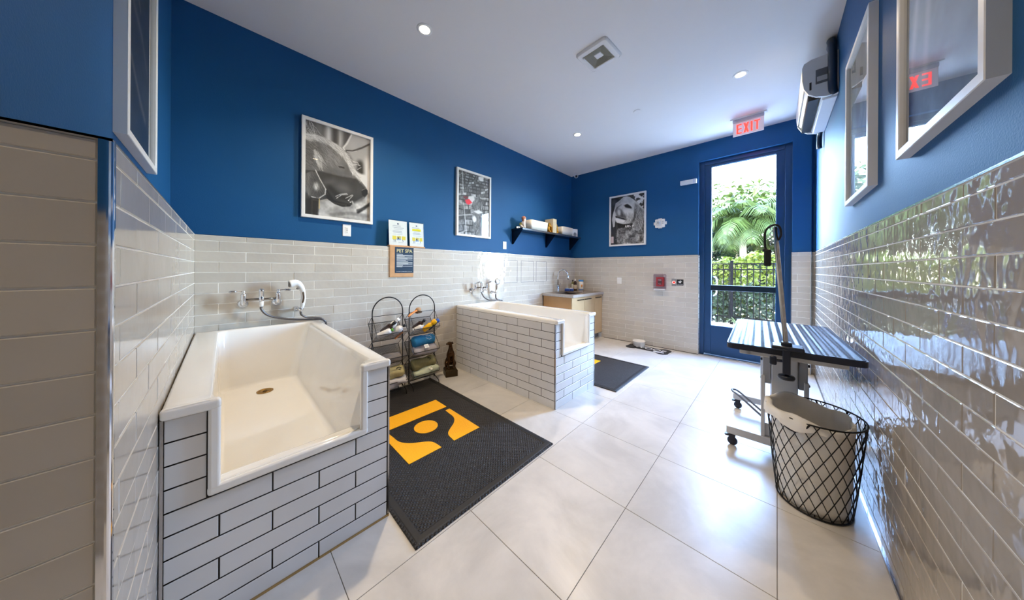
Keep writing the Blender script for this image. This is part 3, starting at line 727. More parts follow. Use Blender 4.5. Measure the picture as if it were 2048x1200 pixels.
def art_shaggy_dog():
    cv = Canvas(190, 270)
    def q(pts): return [((x-216)/587, (y-(250-.187*(x-217)))/((1095-.068*(x-215))-(250-.187*(x-217)))) for x, y in pts]
    cv.put(np.ones_like(cv.X), .08+.16*cv.noise(4, 5, 2, 2))
    cv.put(cv.blur((cv.mask(q([(520,170),(805,140),(805,440),(700,350),(640,260)]), 2)*(cv.noise(13, 17, 2, 7) > .5)).astype(float), 1), .9)
    cv.ell(*q([(270,320)])[0], .07, .07, .28, 6, .7)
    body = q([(330,810),(420,770),(560,780),(700,790),(800,700),(800,1060),(340,1090),(325,930)])
    bm_ = cv.mask(body, 1); cv.put(bm_, np.clip(.15+1.1*(cv.noise(9, 12, 3, 3)-.2), 0, 1)); cv.hair(420, bm_, .045, lambda x, y: 1.5+2*math.sin(9*x+7*y), 1, (.05, 1.0), 4, .5)
    head = q([(300,340),(370,290),(440,222),(500,205),(545,215),(620,265),(660,300),(740,380),(795,440),(800,560),(770,720),(740,800),(690,830),(620,790),(520,740),(420,720),(330,690),(300,620),(285,760),(255,775),(235,640),(250,540),(280,440)])
    hm = cv.mask(head, 1); cv.put(hm, .80+.16*(cv.noise(6, 7, 3, 5)-.5))
    cv.put(hm*cv.mask(q([(440,222),(400,330),(330,400),(300,440),(285,400),(300,340)]), 6), .62, .7)
    cv.put(hm*cv.mask(q([(640,330),(700,370),(790,460),(800,600),(770,740),(690,830),(610,780),(640,640),(635,500)]), 4), .46, .85)
    cv.put(hm*cv.mask(q([(640,420),(670,520),(640,640),(590,720),(560,700),(620,600),(630,500)]), 6), .12, .9)
    cv.hair(520, hm, .05, lambda x, y: 1.35+1.3*(0.45-x), 1, (.35, 1.0), 6, .3)
    cv.hair(380, cv.mask(q([(650,330),(790,450),(800,600),(765,760),(690,825),(640,700),(650,500)])), .12, lambda x, y: 1.35, 1, (.05, .98), 7, .6)
    cv.poly(q([(455,372),(510,348),(570,388),(595,428),(530,422),(480,408)]), .05, 3); cv.stroke(q([(450,350),(520,330),(590,385)]), .02, .95, 2, .7)
    cv.poly(q([(290,470),(320,410),(400,360),(430,350),(360,400),(320,460),(310,520)]), .20, 4, .8)
    cv.poly(q([(318,450),(360,430),(420,455),(480,560),(485,612),(400,590),(330,580),(310,520)]), .26, 6, .9); cv.poly(q([(330,455),(375,440),(400,480),(390,560),(350,560),(330,510)]), .80, 6)
    cv.poly(q([(420,450),(520,440),(620,470),(610,560),(520,560),(450,520)]), .90, 8, .8)
    cv.poly(q([(296,566),(400,596),(490,612),(505,645),(400,625),(310,600)]), .04, 2)
    cv.poly(q([(290,620),(330,600),(420,625),(480,650),(440,690),(330,690),(300,660)]), .94, 4); cv.hair(260, cv.mask(q([(420,480),(620,500),(600,700),(460,650)])), .06, lambda x, y: 1.5, 1, (.1, .98), 9, .45)
    cv.poly(q([(318,690),(440,715),(600,695),(625,765),(520,778),(340,772)]), .05, 2)
    cv.poly(q([(218,945),(268,940),(270,1060),(218,1060)]), (.80, .72, .72), 1)
    for k, ch in enumerate(('A', 'R', 'L', 'O')):
        x = 475+40*k; y = 738-5*k
        s_ = {'A': [[(0, 34), (14, -4), (28, 34)], [(6, 20), (22, 20)]], 'R': [[(2, 34), (2, 0), (22, 5), (20, 15), (2, 17), (26, 34)]], 'L': [[(3, 0), (3, 34), (24, 32)]], 'O': [[(14, 0), (26, 17), (14, 34), (2, 17), (14, 0)]]}[ch]
        for st in s_: cv.stroke(q([(x+a, y+b) for a, b in st]), .014, .97, 0)
    return cv
def art_abstract(seed, base, amp, tint=(1, 1, 1), streaks=()):
    cv = Canvas(90, 136)
    g = base+amp*(cv.noise(4, 7, 4, seed)-.5)
    cv.put(np.ones_like(cv.X), g[..., None]*np.array(tint))
    for p, w, v, so in streaks: cv.stroke(p, w, v, so, .85)
    return cv

def framed_picture(label, w, h, loc, rz, cv, fw=0.028, depth=0.032, group='white-framed dog photographs'):
    t = thing('framed_photograph', label, 'picture', loc, (0, 0, rz), group)
    a, b, d = w/2, h/2, depth
    mb = MB()
    sec = [(0, 0), (0, -d+0.002), (0.002, -d), (fw-0.002, -d), (fw, -d+0.003), (fw, -0.012)]   # inward offset, y
    for i in range(4):
        for j in range(len(sec)-1):
            (o0, y0), (o1, y1) = sec[j], sec[j+1]
            c = lambda o: [(-a+o, -b+o), (a-o, -b+o), (a-o, b-o), (-a+o, b-o)]
            c0, c1, k = c(o0), c(o1), (i+1) % 4
            mb.add([(c0[i][0], y0, c0[i][1]), (c0[k][0], y0, c0[k][1]), (c1[k][0], y1, c1[k][1]), (c1[i][0], y1, c1[i][1])], [(0, 1, 2, 3)])
    mb.box((-a+0.002, -0.008, -b+0.002), (a-0.002, -0.0005, b-0.002))
    mb.build('frame', WFRAME, t)
    link('print', print_mesh(cv, w-2*fw+0.002, h-2*fw+0.002), t, (0, -0.014, 0))
    MB().add([(-a+fw, -0.020, -b+fw), (a-fw, -0.020, -b+fw), (a-fw, -0.020, b-fw), (-a+fw, -0.020, b-fw)], [(0, 1, 2, 3)]).build('glazing', GLASS, t)
    return t
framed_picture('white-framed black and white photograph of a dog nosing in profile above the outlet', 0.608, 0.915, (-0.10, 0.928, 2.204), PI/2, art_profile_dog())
framed_picture('white-framed photograph of a shaggy dog with red bow on cobblestones', 0.608, 0.915, (-0.10, 2.596, 2.19), PI/2, art_cobbles_dog())
framed_picture('white-framed black and white portrait of a curly dog wearing a collar, on the far wall', 0.648, 0.925, (1.064, L+0.012, 2.183), 0, art_shaggy_dog())
framed_picture('white-framed dark photograph seen edge-on above the corner bath', 0.608, 0.915, (1.066, -0.12, 2.204), PI,
    art_abstract(5, .22, .25, (.95, 1, 1.02), [([(.10, .55), (.5, .72), (.75, .80)], .05, .5, 2), ([(.2, .3), (.35, .36), (.6, .40), (.8, .52)], .06, .4, 2), ([(.3, .3), (.4, .22), (.55, .30)], .03, .5, 1)]))
PA = art_abstract(9, .56, .35, (.86, .96, 1.0), [([(.5, .1), (.4, .5), (.55, .9)], .12, .5, 6)])
PB = art_abstract(12, .42, .4, (.85, .95, 1.05), [([(.1, .0), (.2, .4), (.1, .7)], .06, .75, 3), ([(.35, .0), (.4, .35), (.3, .8)], .05, .7, 3), ([(.6, .05), (.55, .5)], .06, .68, 3), ([(.8, .1), (.85, .6)], .05, .6, 3)])
framed_picture('white-framed pale photograph on the right wall nearer the air conditioner', 0.615, 0.915, RW(-0.004, 2.675, 2.168), -PI/2+RWA, PA)
framed_picture('white-framed photograph at the right edge, its glass reflecting the exit sign', 0.615, 0.915, RW(-0.004, 1.618, 2.168), -PI/2+RWA, PB)
# ------------------------------------------------------------------ outlets, switches and wall devices
def outlet(name, label, cat, loc, rz, w=0.074, h=0.118, kind='outlet', group=None):
    t = thing(name, label, cat, loc, (0, 0, rz), group)
    MB().bbox((-w/2, -0.006, -h/2), (w/2, -0.0005, h/2), 0.003, 2).build('plate', WHITE, t)
    if kind == 'outlet':
        MB().bbox((-0.017, -0.008, -0.034), (0.017, -0.005, 0.034), 0.001, 1).build('receptacle', WHITE, t)
        mb = MB()
        for z in (0.018, -0.018):
            for x in (-0.006, 0.006): mb.box((x-0.0012, -0.0086, z-0.005), (x+0.0012, -0.0079, z+0.005))
        for z in (-0.004, 0.004): mb.box((-0.006, -0.0086, z-0.002), (0.006, -0.0079, z+0.002))
        mb.build('slots', BLACKP, t)
    else:
        MB().prism([(-0.0105, -0.033), (-0.006, -0.033), (-0.0085, 0), (-0.006, 0.033), (-0.0105, 0.033)], -0.015, 0.015, 'yz').build('rocker', WHITE, t)
        MB().bbox((-0.018, -0.0075, -0.036), (0.018, -0.005, 0.036), 0.001, 1).build('bezel', WHITE, t)
    return t
outlet('wall_outlet', 'white wall outlet below the profile dog photograph', 'outlet', (-0.10, 0.996, 1.662), PI/2)
outlet('wall_switch', 'white rocker switch beside the wall shelf', 'switch', (-0.10, 3.217, 1.660), PI/2, kind='switch')
outlet('wall_switch', 'white rocker switch on the far tiled wall beside the sink cabinet', 'switch', (0.932, L, 1.085), 0, w=0.088, kind='switch')

# strobe alarm
t = thing('strobe_alarm', 'white octagonal strobe alarm on the blue wall near the door', 'alarm', (1.607, L+0.012, 2.06))
MB().bbox((-0.075, -0.03, -0.07), (0.075, -0.0005, 0.07), 0.012, 2).build('housing', WHITE, t)
mb = MB()
for x, z, w, h in ((-0.088, 0, 0.02, 0.05), (0.088, 0, 0.022, 0.05), (0, 0.075, 0.06, 0.014), (0, -0.075, 0.06, 0.014)): mb.bbox((x-w/2, -0.02, z-h/2), (x+w/2, -0.001, z+h/2), 0.005, 1)
mb.build('flange', WHITE, t)
MB().bbox((-0.045, -0.055, -0.032), (0.012, -0.028, 0.045), 0.012, 3).build('lens', M('clear_strobe_lens', (206, 210, 216), 0.1, coat=0.5), t)
MB().ball((-0.016, -0.048, 0.008), (0.02, 0.014, 0.02)).build('reflector', CHROME, t)
mb = MB()
for k in range(4): mb.box((0.03, -0.0315, 0.03-k*0.014), (0.06, -0.0295, 0.036-k*0.014))
mb.build('grille', M('grey_vent', (150, 154, 160), 0.6), t)
# motion sensor bar
t = thing('door_sensor', 'slim white motion sensor bar high beside the door', 'sensor', (2.01, L+0.012, 2.657))
MB().bbox((-0.11, -0.04, -0.034), (0.11, -0.0005, 0.034), 0.006, 2).build('housing', WHITE, t)
MB().bbox((0.07, -0.0425, -0.026), (0.078, -0.038, 0.028), 0.001, 1).build('lens', M('pale_lens', (190, 206, 236), 0.15), t)
# fire pull station under a clear cover
RED = M('alarm_red', (190, 26, 44), 0.35)
t = thing('fire_alarm_pull', 'red fire alarm pull station under a clear plastic cover', 'fire alarm', (1.618, L, 1.09))
MB().bbox((-0.06, -0.035, -0.075), (0.06, -0.003, 0.078), 0.006, 2).build('pull_box', RED, t)
MB().bbox((-0.034, -0.040, -0.05), (0.034, -0.034, 0.05), 0.003, 1).build('pull_face', M('dark_red_face', (120, 14, 30), 0.4), t)
MB().bbox((-0.026, -0.048, -0.012), (0.026, -0.038, 0.008), 0.003, 2).build('pull_bar', M('grey_bar', (60, 56, 60), 0.4), t)
link('lettering', text_mesh('FIRE', 0.030, 0.0005, WHITE), t, (0, -0.041, 0.029), (R(90), 0, 0))
link('lettering', text_mesh('PULL', 0.020, 0.0005, WHITE), t, (0, -0.041, -0.034), (R(90), 0, 0))
cvm = glass_mat('cover_plastic', (235, 228, 236), 0.08, 1.45)
mb = MB(); mb.bbox((-0.092, -0.075, -0.122), (0.092, -0.0008, 0.128), 0.016, 3)
mb.build('clear_cover', cvm, t)
MB().bbox((-0.085, -0.072, -0.13), (0.085, -0.004, -0.112), 0.006, 2).build('cover_base', M('frosted_plastic', (236, 234, 236), 0.3), t)
# exit button and notice
t = thing('exit_button', 'square steel plate with a lit red exit button', 'button', (1.818, L, 1.088))
MB().bbox((-0.033, -0.006, -0.057), (0.033, -0.0005, 0.057), 0.002, 1).build('plate', M('button_plate', (150, 148, 150), 0.35, 0.7), t)
MB().lathe([(0.017, 0), (0.019, -0.006), (0.021, -0.009), (0.023, -0.006), (0.023, 0)], 24, (0, -0.005, 0), 'y').build('ring', M('lit_ring', (255, 210, 205), 0.3, emit=(255, 190, 180), estr=1.2), t)
MB().lathe([(0.0, -0.009), (0.014, -0.009), (0.017, -0.004), (0.017, 0)], 24, (0, -0.005, 0), 'y').build('button', M('lit_red', (235, 30, 28), 0.3, emit=(255, 30, 24), estr=1.0), t)
t = thing('exit_notice', 'small black plate with a white hand symbol beside the exit button', 'sign', (1.903, L, 1.090))
MB().bbox((-0.047, -0.004, -0.047), (0.047, -0.0005, 0.047), 0.001, 1).build('plate', BLACKP, t)
mb = MB(); mb.prism([(-0.024, 0.006), (-0.006, -0.008), (0.010, -0.010), (0.016, 0.006), (0.026, 0.022), (0.020, 0.024), (0.008, 0.012), (0.006, 0.034), (0.0, 0.034), (-0.003, 0.014), (-0.012, 0.020), (-0.020, 0.016)], -0.0048, -0.0042, 'xz'); mb.build('hand_symbol', WHITE, t)
link('lettering', text_mesh('PUSH TO EXIT', 0.0125, 0.0003, WHITE), t, (0, -0.0045, -0.030), (R(90), 0, 0))

# access panels let into the left wall tiling
for k, (a, b) in enumerate(((3.11, 3.413), (3.499, 3.82), (3.888, 4.188))):
    lab = ['flush tiled access panel nearest the bath faucet', 'flush tiled access panel, middle of three', 'flush tiled access panel nearest the sink faucet'][k]
    t = thing('access_panel', lab, 'access panel', (0.0, (a+b)/2, 1.247), group='tiled access panels')
    hw, hh = (b-a)/2, 0.176
    mb = MB()
    for (p, q_, r, s) in ((-hw, hw, hh-0.004, hh), (-hw, hw, -hh, -hh+0.004), (-hw, -hw+0.005, -hh, hh), (hw-0.005, hw, -hh, hh)):
        mb.box((-0.002, p, r), (0.0012, q_, s))
    mb.build('panel_edge', M('dark_panel_edge', (84, 88, 100), 0.4, 0.6), t)

# ------------------------------------------------------------------ PET SPA notice and paper stands on the ledge
t = thing('pet_spa_sign', 'navy PET SPA rules sheet on a light wooden board fixed to the tiles', 'sign', (0.0, 1.513, 1.19))
MB().bbox((0.0, -0.134, 0.0), (0.012, 0.134, 0.342), 0.002, 1).build('backboard', WOOD, t)
NAVY = M('navy_sheet', (14, 46, 74), 0.45, var=0.03)
MB().box((0.012, -0.080, 0.045), (0.0140, 0.133, 0.330)).build('sheet', NAVY, t)
ink = M('cream_ink', (206, 212, 216), 0.6); gold = M('gold_ink', (198, 188, 140), 0.5)
link('lettering', text_mesh('PET SPA', 0.052, 0.0004, gold, bold=0.0012, sx=0.98), t, (0.0146, 0.0265, 0.288), (R(90), 0, R(90)))
mb = MB(); r = random.Random(3); zz = 0.252
for grp in (1, 3, 3, 2, 1, 3, 2, 2):
    for k in range(grp):
        mb.box((0.014, -0.062, zz-0.0022), (0.0144, -0.062 + (0.07 if (grp == 1 and zz > 0.24) else 0.182*(1 if k < grp-1 else r.uniform(.35, .95))), zz+0.0022)); zz -= 0.0068
    zz -= 0.0045
mb.build('text_lines', ink, t)
link('lettering', text_mesh('IN CASE OF EMERGENCY, CALL 911', 0.0112, 0.0003, ink), t, (0.0146, 0.0265, 0.060), (R(90), 0, R(90)))
ACR = glass_mat('acrylic', (250, 252, 252), 0.02, 1.49)
PAPER = M('white_paper', (242, 241, 236), 0.6, var=0.01)
def notice(y, w, label, hl):
    t = thing('paper_stand', label, 'notice', (-0.012, y, 1.5238), (0, 0, 0), group='printed notices in acrylic stands')
    MB().bbox((-0.045, -w/2, 0), (0.016, w/2, 0.016), 0.003, 1).build('wooden_base', WOOD, t)
    tl = R(4)
    cv = Canvas(70, 96, .95); rr = np.random.RandomState(int(y*100))
    cv.poly([(.46, .10), (.51, .10), (.51, .155), (.46, .155)], (.1, .15, .35), 0); cv.poly([(.53, .10), (.56, .10), (.56, .155), (.53, .155)], (.3, .35, .5), 0)
    for row in [.20, .225, .25, .275, .30, .35, .375, .41, .435, .46, .485, .52, .55]:
        if hl and .24 < row < .34: continue
        a = .18+.12*rr.rand(); b = .62+.22*rr.rand(); cv.stroke([(a, row), (b, row)], .012, (.55, .58, .66), 0, .8)
    if hl: cv.poly([(.20, .26), (.80, .25), (.82, .34), (.20, .35)], (.93, .88, .10), 0)
    for k in range(3): cv.poly([(.18+.25*k, .62), (.40+.25*k, .615), (.40+.25*k, .76), (.18+.25*k, .765)], (.95, .86, .32) if k != 1 else (.85, .78, .35), 0)
    cv.poly([(.42, .72), (.64, .715), (.64, .77), (.42, .78)], (.55, .68, .85), 0); cv.ell(.5, .70, .04, .04, (.35, .25, .2), 0)
    for a in (.26, .33, .74): cv.stroke([(a, .76), (a+.02, .83)], .03, (.4, .45, .55), 0)
    cv.stroke([(.2, .86), (.75, .87)], .012, (.6, .62, .7), 0, .8)
    p = link('sheet', print_mesh(cv, w-0.012, 0.278, 'sheet'), t, (-0.0135, 0, 0.152), (R(-4), 0, PI/2))
    mb = MB()
    for x in (-0.0175, -0.0095): mb.box((x-0.001, -w/2+0.002, 0.008), (x+0.001, w/2-0.002, 0.300))
    mb.xf(Matrix.Translation((-0.0135, 0, 0.152)) @ Matrix.Rotation(R(-4), 4, 'Y') @ Matrix.Translation((0.0135, 0, -0.152))).build('acrylic_sleeve', ACR, t)
notice(1.484, 0.216, 'printed notice in an acrylic stand, left of two on the tile ledge', False)
notice(1.702, 0.186, 'printed notice with yellow highlighting, right of two on the tile ledge', True)
# ------------------------------------------------------------------ wire display racks with bottles, brush and towels
SCREEN = mesh_screen_mat('wire_screen', (40, 38, 38), 160, 0.22)
JZ = [0.815, 0.570, 0.325, 0.085]
def rack(y, label):
    t = thing('wire_rack', label, 'rack', (0.20, y, 0), group='black wire bottle racks')
    hw = 0.150
    for s in (-1, 1):
        MB().tube([(0, s*hw, 0.06), (0, s*hw, 0.82)], 0.0052, 8).build('post', BLACK, t)
        mb = MB()
        for zt, zb in zip(JZ[:-1], JZ[1:]):
            B, Fv = (-0.100, s*hw, zt-0.082), (0.118, s*hw, zt-0.162)
            mb.tube([(0, s*hw, zt), Fv, (0, s*hw, zb), B, (0, s*hw, zt)], 0.0028, 6)
        mb.build('side_frame', BLACK, t)
        MB().tube(smooth_path([(0, s*hw, 0.085), (0.05, s*hw, 0.065), (0.098, s*hw, 0.045), (0.104, s*hw, 0.011)], 4), 0.0042, 6).build('foot', BLACK, t)
        MB().tube(smooth_path([(0, s*hw, 0.085), (-0.05, s*hw, 0.065), (-0.088, s*hw, 0.045), (-0.092, s*hw, 0.011)], 4), 0.0042, 6).build('foot', BLACK, t)
    MB().tube([(0, -hw, 0.80)] + [(0, -hw, 0.82)] + arc((0, 0, 0.845), hw, PI, 0, 20) + [(0, hw, 0.82), (0, hw, 0.80)], 0.0058, 8).build('arch_handle', BLACK, t)
    for i, (zt, zb) in enumerate(zip(JZ[:-1], JZ[1:])):
        for p in ((0, zt), (0.118, zt-0.162), (-0.100, zt-0.082)): MB().tube([(p[0], -hw, p[1]), (p[0], hw, p[1])], 0.0032, 6).build('tray_bar', BLACK, t)
        MB().add([(0, -hw, zb), (0, hw, zb), (0.118, hw, zt-0.162), (0.118, -hw, zt-0.162), (-0.100, hw, zt-0.082), (-0.100, -hw, zt-0.082)], [(0, 1, 2, 3), (0, 5, 4, 1)]).build('tray_screen', SCREEN, t)
    MB().tube([(0, -hw, 0.085), (0, hw, 0.085)], 0.004, 6).build('base_bar', BLACK, t)
    return t
rack(1.287, 'black wire rack with arched top standing nearer the corner bath')
rack(1.658, 'black wire rack with arched top holding towels, nearer the dog statue')

def orient(d):
    return Vector(d).to_track_quat('Z', 'Y').to_euler()
def bottle(name, label, loc, d, prof, body, cap_prof, cap, group='grooming bottles in the wire racks', extra=None, cat='bottle'):
    t = thing(name, label, cat, loc, orient(d), group)
    b = MB().lathe(prof, 20).build('body', body, t)
    MB().lathe(cap_prof, 16).build('cap', cap, t)
    if extra: extra(t)
    return t
WB = M('white_bottle', (236, 232, 226), 0.3); BRN = M('dark_brown_bottle', (52, 30, 18), 0.12, coat=0.6)
cyl = lambda r, h, neck=0.012, sh=0.02: [(0, 0), (r*.9, 0), (r, 0.006), (r, h-sh), (r*.8, h-sh*.35), (neck, h), (neck, h+0.008)]
def trigger(h, m):
    def f(t):
        mb = MB().bbox((-0.012, -0.016, h), (0.035, 0.016, h+0.022), 0.005, 2); mb.tube([(0.02, 0, h+0.004), (0.026, 0, h-0.012), (0.018, 0, h-0.03)], 0.004, 6)
        mb.build('spray_head', m, t)
    return f
z1 = 0.570
bottle('shampoo_bottle', 'white bottle with bright green cap lying in the rack by the corner bath', (0.225, 1.175, z1+0.052), (0.38, 0.72, 0.36), cyl(0.030, 0.135), WB, [(0.014, 0.138), (0.015, 0.155), (0, 0.156)], M('green_cap', (96, 168, 50), 0.4))
bottle('spray_bottle', 'dark brown glossy spray bottle in the rack by the corner bath', (0.185, 1.235, z1+0.075), (0.45, 0.62, 0.62), cyl(0.032, 0.12), BRN, [(0.013, 0.122), (0.014, 0.14), (0, 0.142)], BLACKP, extra=trigger(0.138, BLACKP))
bottle('spray_bottle', 'white spray bottle with white trigger in the rack by the corner bath', (0.175, 1.29, z1+0.085), (0.45, 0.50, 0.72), cyl(0.030, 0.12), WB, [(0.013, 0.122), (0.014, 0.14), (0, 0.142)], WHITE, extra=trigger(0.138, WHITE))
bottle('pump_bottle', 'round white bottle with black pump in the rack by the corner bath', (0.205, 1.335, z1+0.06), (0.45, 0.66, 0.52), cyl(0.036, 0.105, 0.012, 0.03), WB, [(0.010, 0.108), (0.010, 0.125), (0.016, 0.128), (0.016, 0.14), (0, 0.142)], BLACKP)
t = thing('grooming_comb', 'tan wooden comb lying under the bottles in the rack by the corner bath', 'comb', (0.235, 1.385, z1+0.028), (R(12), R(-38), R(82)))
MB().bbox((-0.05, -0.012, 0), (0.05, 0.012, 0.010), 0.004, 2).build('handle', M('tan_wood', (200, 128, 76), 0.5), t)
mb = MB()
for k in range(12): mb.box((-0.048+k*0.0085, 0.010, 0.003), (-0.045+k*0.0085, 0.030, 0.006))
mb.build('teeth', M('tan_wood', (200, 128, 76), 0.5), t)
bottle('spray_bottle', 'dark bottle with black trigger in the rack nearer the dog statue', (0.175, 1.575, z1+0.06), (0.45, 0.60, 0.62), cyl(0.033, 0.11), BRN, [(0.013, 0.112), (0.014, 0.128), (0, 0.13)], BLACKP, extra=trigger(0.126, BLACKP))
bottle('shampoo_bottle', 'white bottle lying behind the yellow one in the wire rack', (0.225, 1.545, z1+0.05), (0.40, 0.66, 0.40), cyl(0.028, 0.10), WB, [(0.012, 0.104), (0.012, 0.115), (0, 0.116)], WB)
YB = M('yellow_bottle', (250, 186, 10), 0.35)
bottle('shampoo_bottle', 'yellow shampoo bottle leaning in the rack nearer the dog statue', (0.245, 1.645, z1+0.045), (0.30, 0.62, 0.52), cyl(0.028, 0.11, 0.02, 0.02), YB, [(0.026, 0.118), (0.0275, 0.125), (0.0275, 0.16), (0.022, 0.168), (0, 0.169)], YB)
bottle('shampoo_bottle', 'dark shampoo bottle with blue cap leaning in the wire rack', (0.225, 1.715, z1+0.05), (0.30, 0.60, 0.55), cyl(0.027, 0.10, 0.02, 0.02), M('dark_olive_bottle', (58, 56, 50), 0.3), [(0.022, 0.108), (0.023, 0.112), (0.023, 0.145), (0.018, 0.150), (0, 0.151)], M('blue_cap', (40, 92, 190), 0.4))
# brush across the top of the second rack
t = thing('pet_brush', 'orange-handled pet brush with round tan head resting on the wire rack', 'brush', (0.185, 1.555, 0.80), (R(6), 0, R(8)))
MB().tube(smooth_path([(0.03, -0.075, -0.012), (0.02, -0.04, 0.0), (0.01, 0.01, 0.012), (0.0, 0.05, 0.018)], 4), [0.007, 0.009, 0.010, 0.011, 0.012, 0.012, 0.012, 0.012, 0.012, 0.012, 0.013, 0.014, 0.015], 10).build('handle', M('orange_handle', (214, 128, 46), 0.45), t)
MB().ball((-0.005, 0.075, 0.024), (0.030, 0.034, 0.026)).build('head', M('tan_brush_head', (176, 138, 100), 0.6, bump=0.002, bscale=200), t)
MB().bbox((-0.03, 0.04, -0.012), (0.025, 0.105, 0.004), 0.008, 2).build('bristles', M('dark_bristles', (96, 66, 40), 0.8), t)

def towel_roll(name, label, loc, r, w, mat, rot=(0, 0, 0), flat=0.85, paw=None, lumps=0.004, cat='towel', tagged=False):
    t = thing(name, label, cat, loc, rot, 'rolled towels in the wire racks')
    rr = random.Random(hash(label) % 1000 if False else len(label)); n, m = 26, 14; vs = []; fs = []
    ph = [rr.uniform(0, 6.28) for _ in range(6)]
    for i in range(m+1):
        u = i/m; y = (u-0.5)*w
        e = min(1, min(u, 1-u)*m/1.2 + 0.78)
        for k in range(n):
            a = 2*PI*k/n
            q = r*e*(1 + lumps/r*(math.sin(3*a+ph[0]+2*u*3) + math.sin(2*a+7*u+ph[1]) + 0.6*math.sin(9*u*3+ph[2]+a)))
            vs.append((q*math.cos(a), y, q*flat*math.sin(a)))
    for i in range(m):
        for k in range(n): fs.append((i*n+k, i*n+(k+1) % n, (i+1)*n+(k+1) % n, (i+1)*n+k))
    fs += [tuple(range(n-1, -1, -1)), tuple(m*n+k for k in range(n))]
    MB().add(vs, fs, True).build('roll', mat, t)
    sp = []
    for k in range(40):
        a = k*0.42; q = r*0.9*(1-k/46); sp.append((q*math.cos(a), w/2+0.0015, q*flat*math.sin(a)))
    MB().tube(sp, 0.002, 5).build('rolled_edge', mat, t)
    if paw:
        pm, dy = paw
        mb = MB()
        def on(a, y, ra, rb):       # a pad lying on the roll surface at angle a
            c = Vector((r*1.03*math.cos(a), y, r*1.03*flat*math.sin(a))); n_ = Vector((math.cos(a), 0, math.sin(a)/flat)).normalized()
            mb.ball(c, (rb, ra, 0.004), 10, 6, mat=n_.to_track_quat('Z', 'Y').to_matrix())
        on(R(28), dy, 0.014, 0.014)
        for dy2, da in ((-0.019, 18), (-0.007, 28), (0.008, 28), (0.020, 18)): on(R(28+da), dy+dy2, 0.0055, 0.009)
        mb.build('paw_print', pm, t)
    return t
OLV = M('olive_towel', (128, 122, 84), 0.95, var=0.1, nscale=30, bump=0.003, bscale=220)
BEI = M('beige_towel', (184, 172, 122), 0.95, var=0.1, nscale=30, bump=0.003, bscale=220)
SAGE = M('sage_towel', (176, 182, 158), 0.95, var=0.1, nscale=30, bump=0.003, bscale=220)
BLU = M('blue_towel', (38, 122, 168), 0.9, var=0.1, nscale=20, bump=0.003, bscale=200)
GRY = M('grey_cloth', (164, 160, 166), 0.95, var=0.06, nscale=20, bump=0.002, bscale=220)
INK = M('black_paw_ink', (26, 24, 22), 0.8)
towel_roll('rolled_towel', 'turquoise blue rolled towel with white embroidery in the wire rack', (0.215, 1.662, 0.325+0.175), 0.056, 0.245, BLU, (R(3), 0, 0), 0.95)
towel_roll('rolled_towel', 'grey folded cloth with white tag under the blue towel', (0.250, 1.662, 0.325+0.085), 0.058, 0.262, GRY, (0, R(40), 0), 0.55)
t = thing('care_tag', 'small white paper tag lying on the grey folded cloth', 'tag', (0.302, 1.655, 0.325+0.128), (0, R(42), 0))
MB().bbox((-0.022, -0.025, 0), (0.022, 0.025, 0.003), 0.001, 1).build('card', PAPER, t)
MB().box((-0.012, -0.018, 0.003), (0.012, 0.018, 0.0034)).build('print', M('pale_grey_print', (206, 210, 214), 0.6), t)
towel_roll('rolled_towel', 'olive green rolled towel with a black paw print', (0.215, 1.662, 0.085+0.165), 0.062, 0.265, OLV, (R(3), 0, 0), 0.95, (INK, 0.045))
towel_roll('rolled_towel', 'pale sage rolled towel with light paw marks at the rack bottom', (0.262, 1.665, 0.085+0.085), 0.046, 0.285, SAGE, (R(4), 0, 0), 0.95, (M('cream_paw_ink', (226, 224, 206), 0.8), 0.05))
towel_roll('rolled_towel', 'beige rolled towel with a dark paw print behind the corner bath', (0.235, 1.295, 0.085+0.150), 0.064, 0.25, BEI, (R(3), 0, 0), 0.95, (INK, 0.07))
towel_roll('rolled_towel', 'crumpled pale grey cloth under the beige paw towel', (0.268, 1.32, 0.085+0.062), 0.048, 0.25, M('pale_grey_cloth', (196, 194, 198), 0.95, bump=0.003, bscale=200), (R(5), 0, 0), 0.9, lumps=0.006)
towel_roll('rolled_towel', 'grey folded cloth in the middle tray nearer the corner bath', (0.215, 1.29, 0.325+0.06), 0.05, 0.24, M('taupe_cloth', (140, 130, 120), 0.95, bump=0.002, bscale=200), (0, R(40), 0), 0.5)
MBe = MB()
for k in range(9): MBe.ball((0.0, 0.02*math.sin(k*2.1), 0.006*k-0.02), (0.002, 0.014+0.01*((k*7) % 3)/3, 0.002), 8, 5)
o = [x for x in COL.objects if x.get('label', '').startswith('turquoise')][0]
MBe.xf(Matrix.Translation((0.048, 0.045, 0.028)) @ Matrix.Rotation(R(-32), 4, 'Y')).build('embroidery', M('white_thread', (214, 226, 232), 0.7), o)

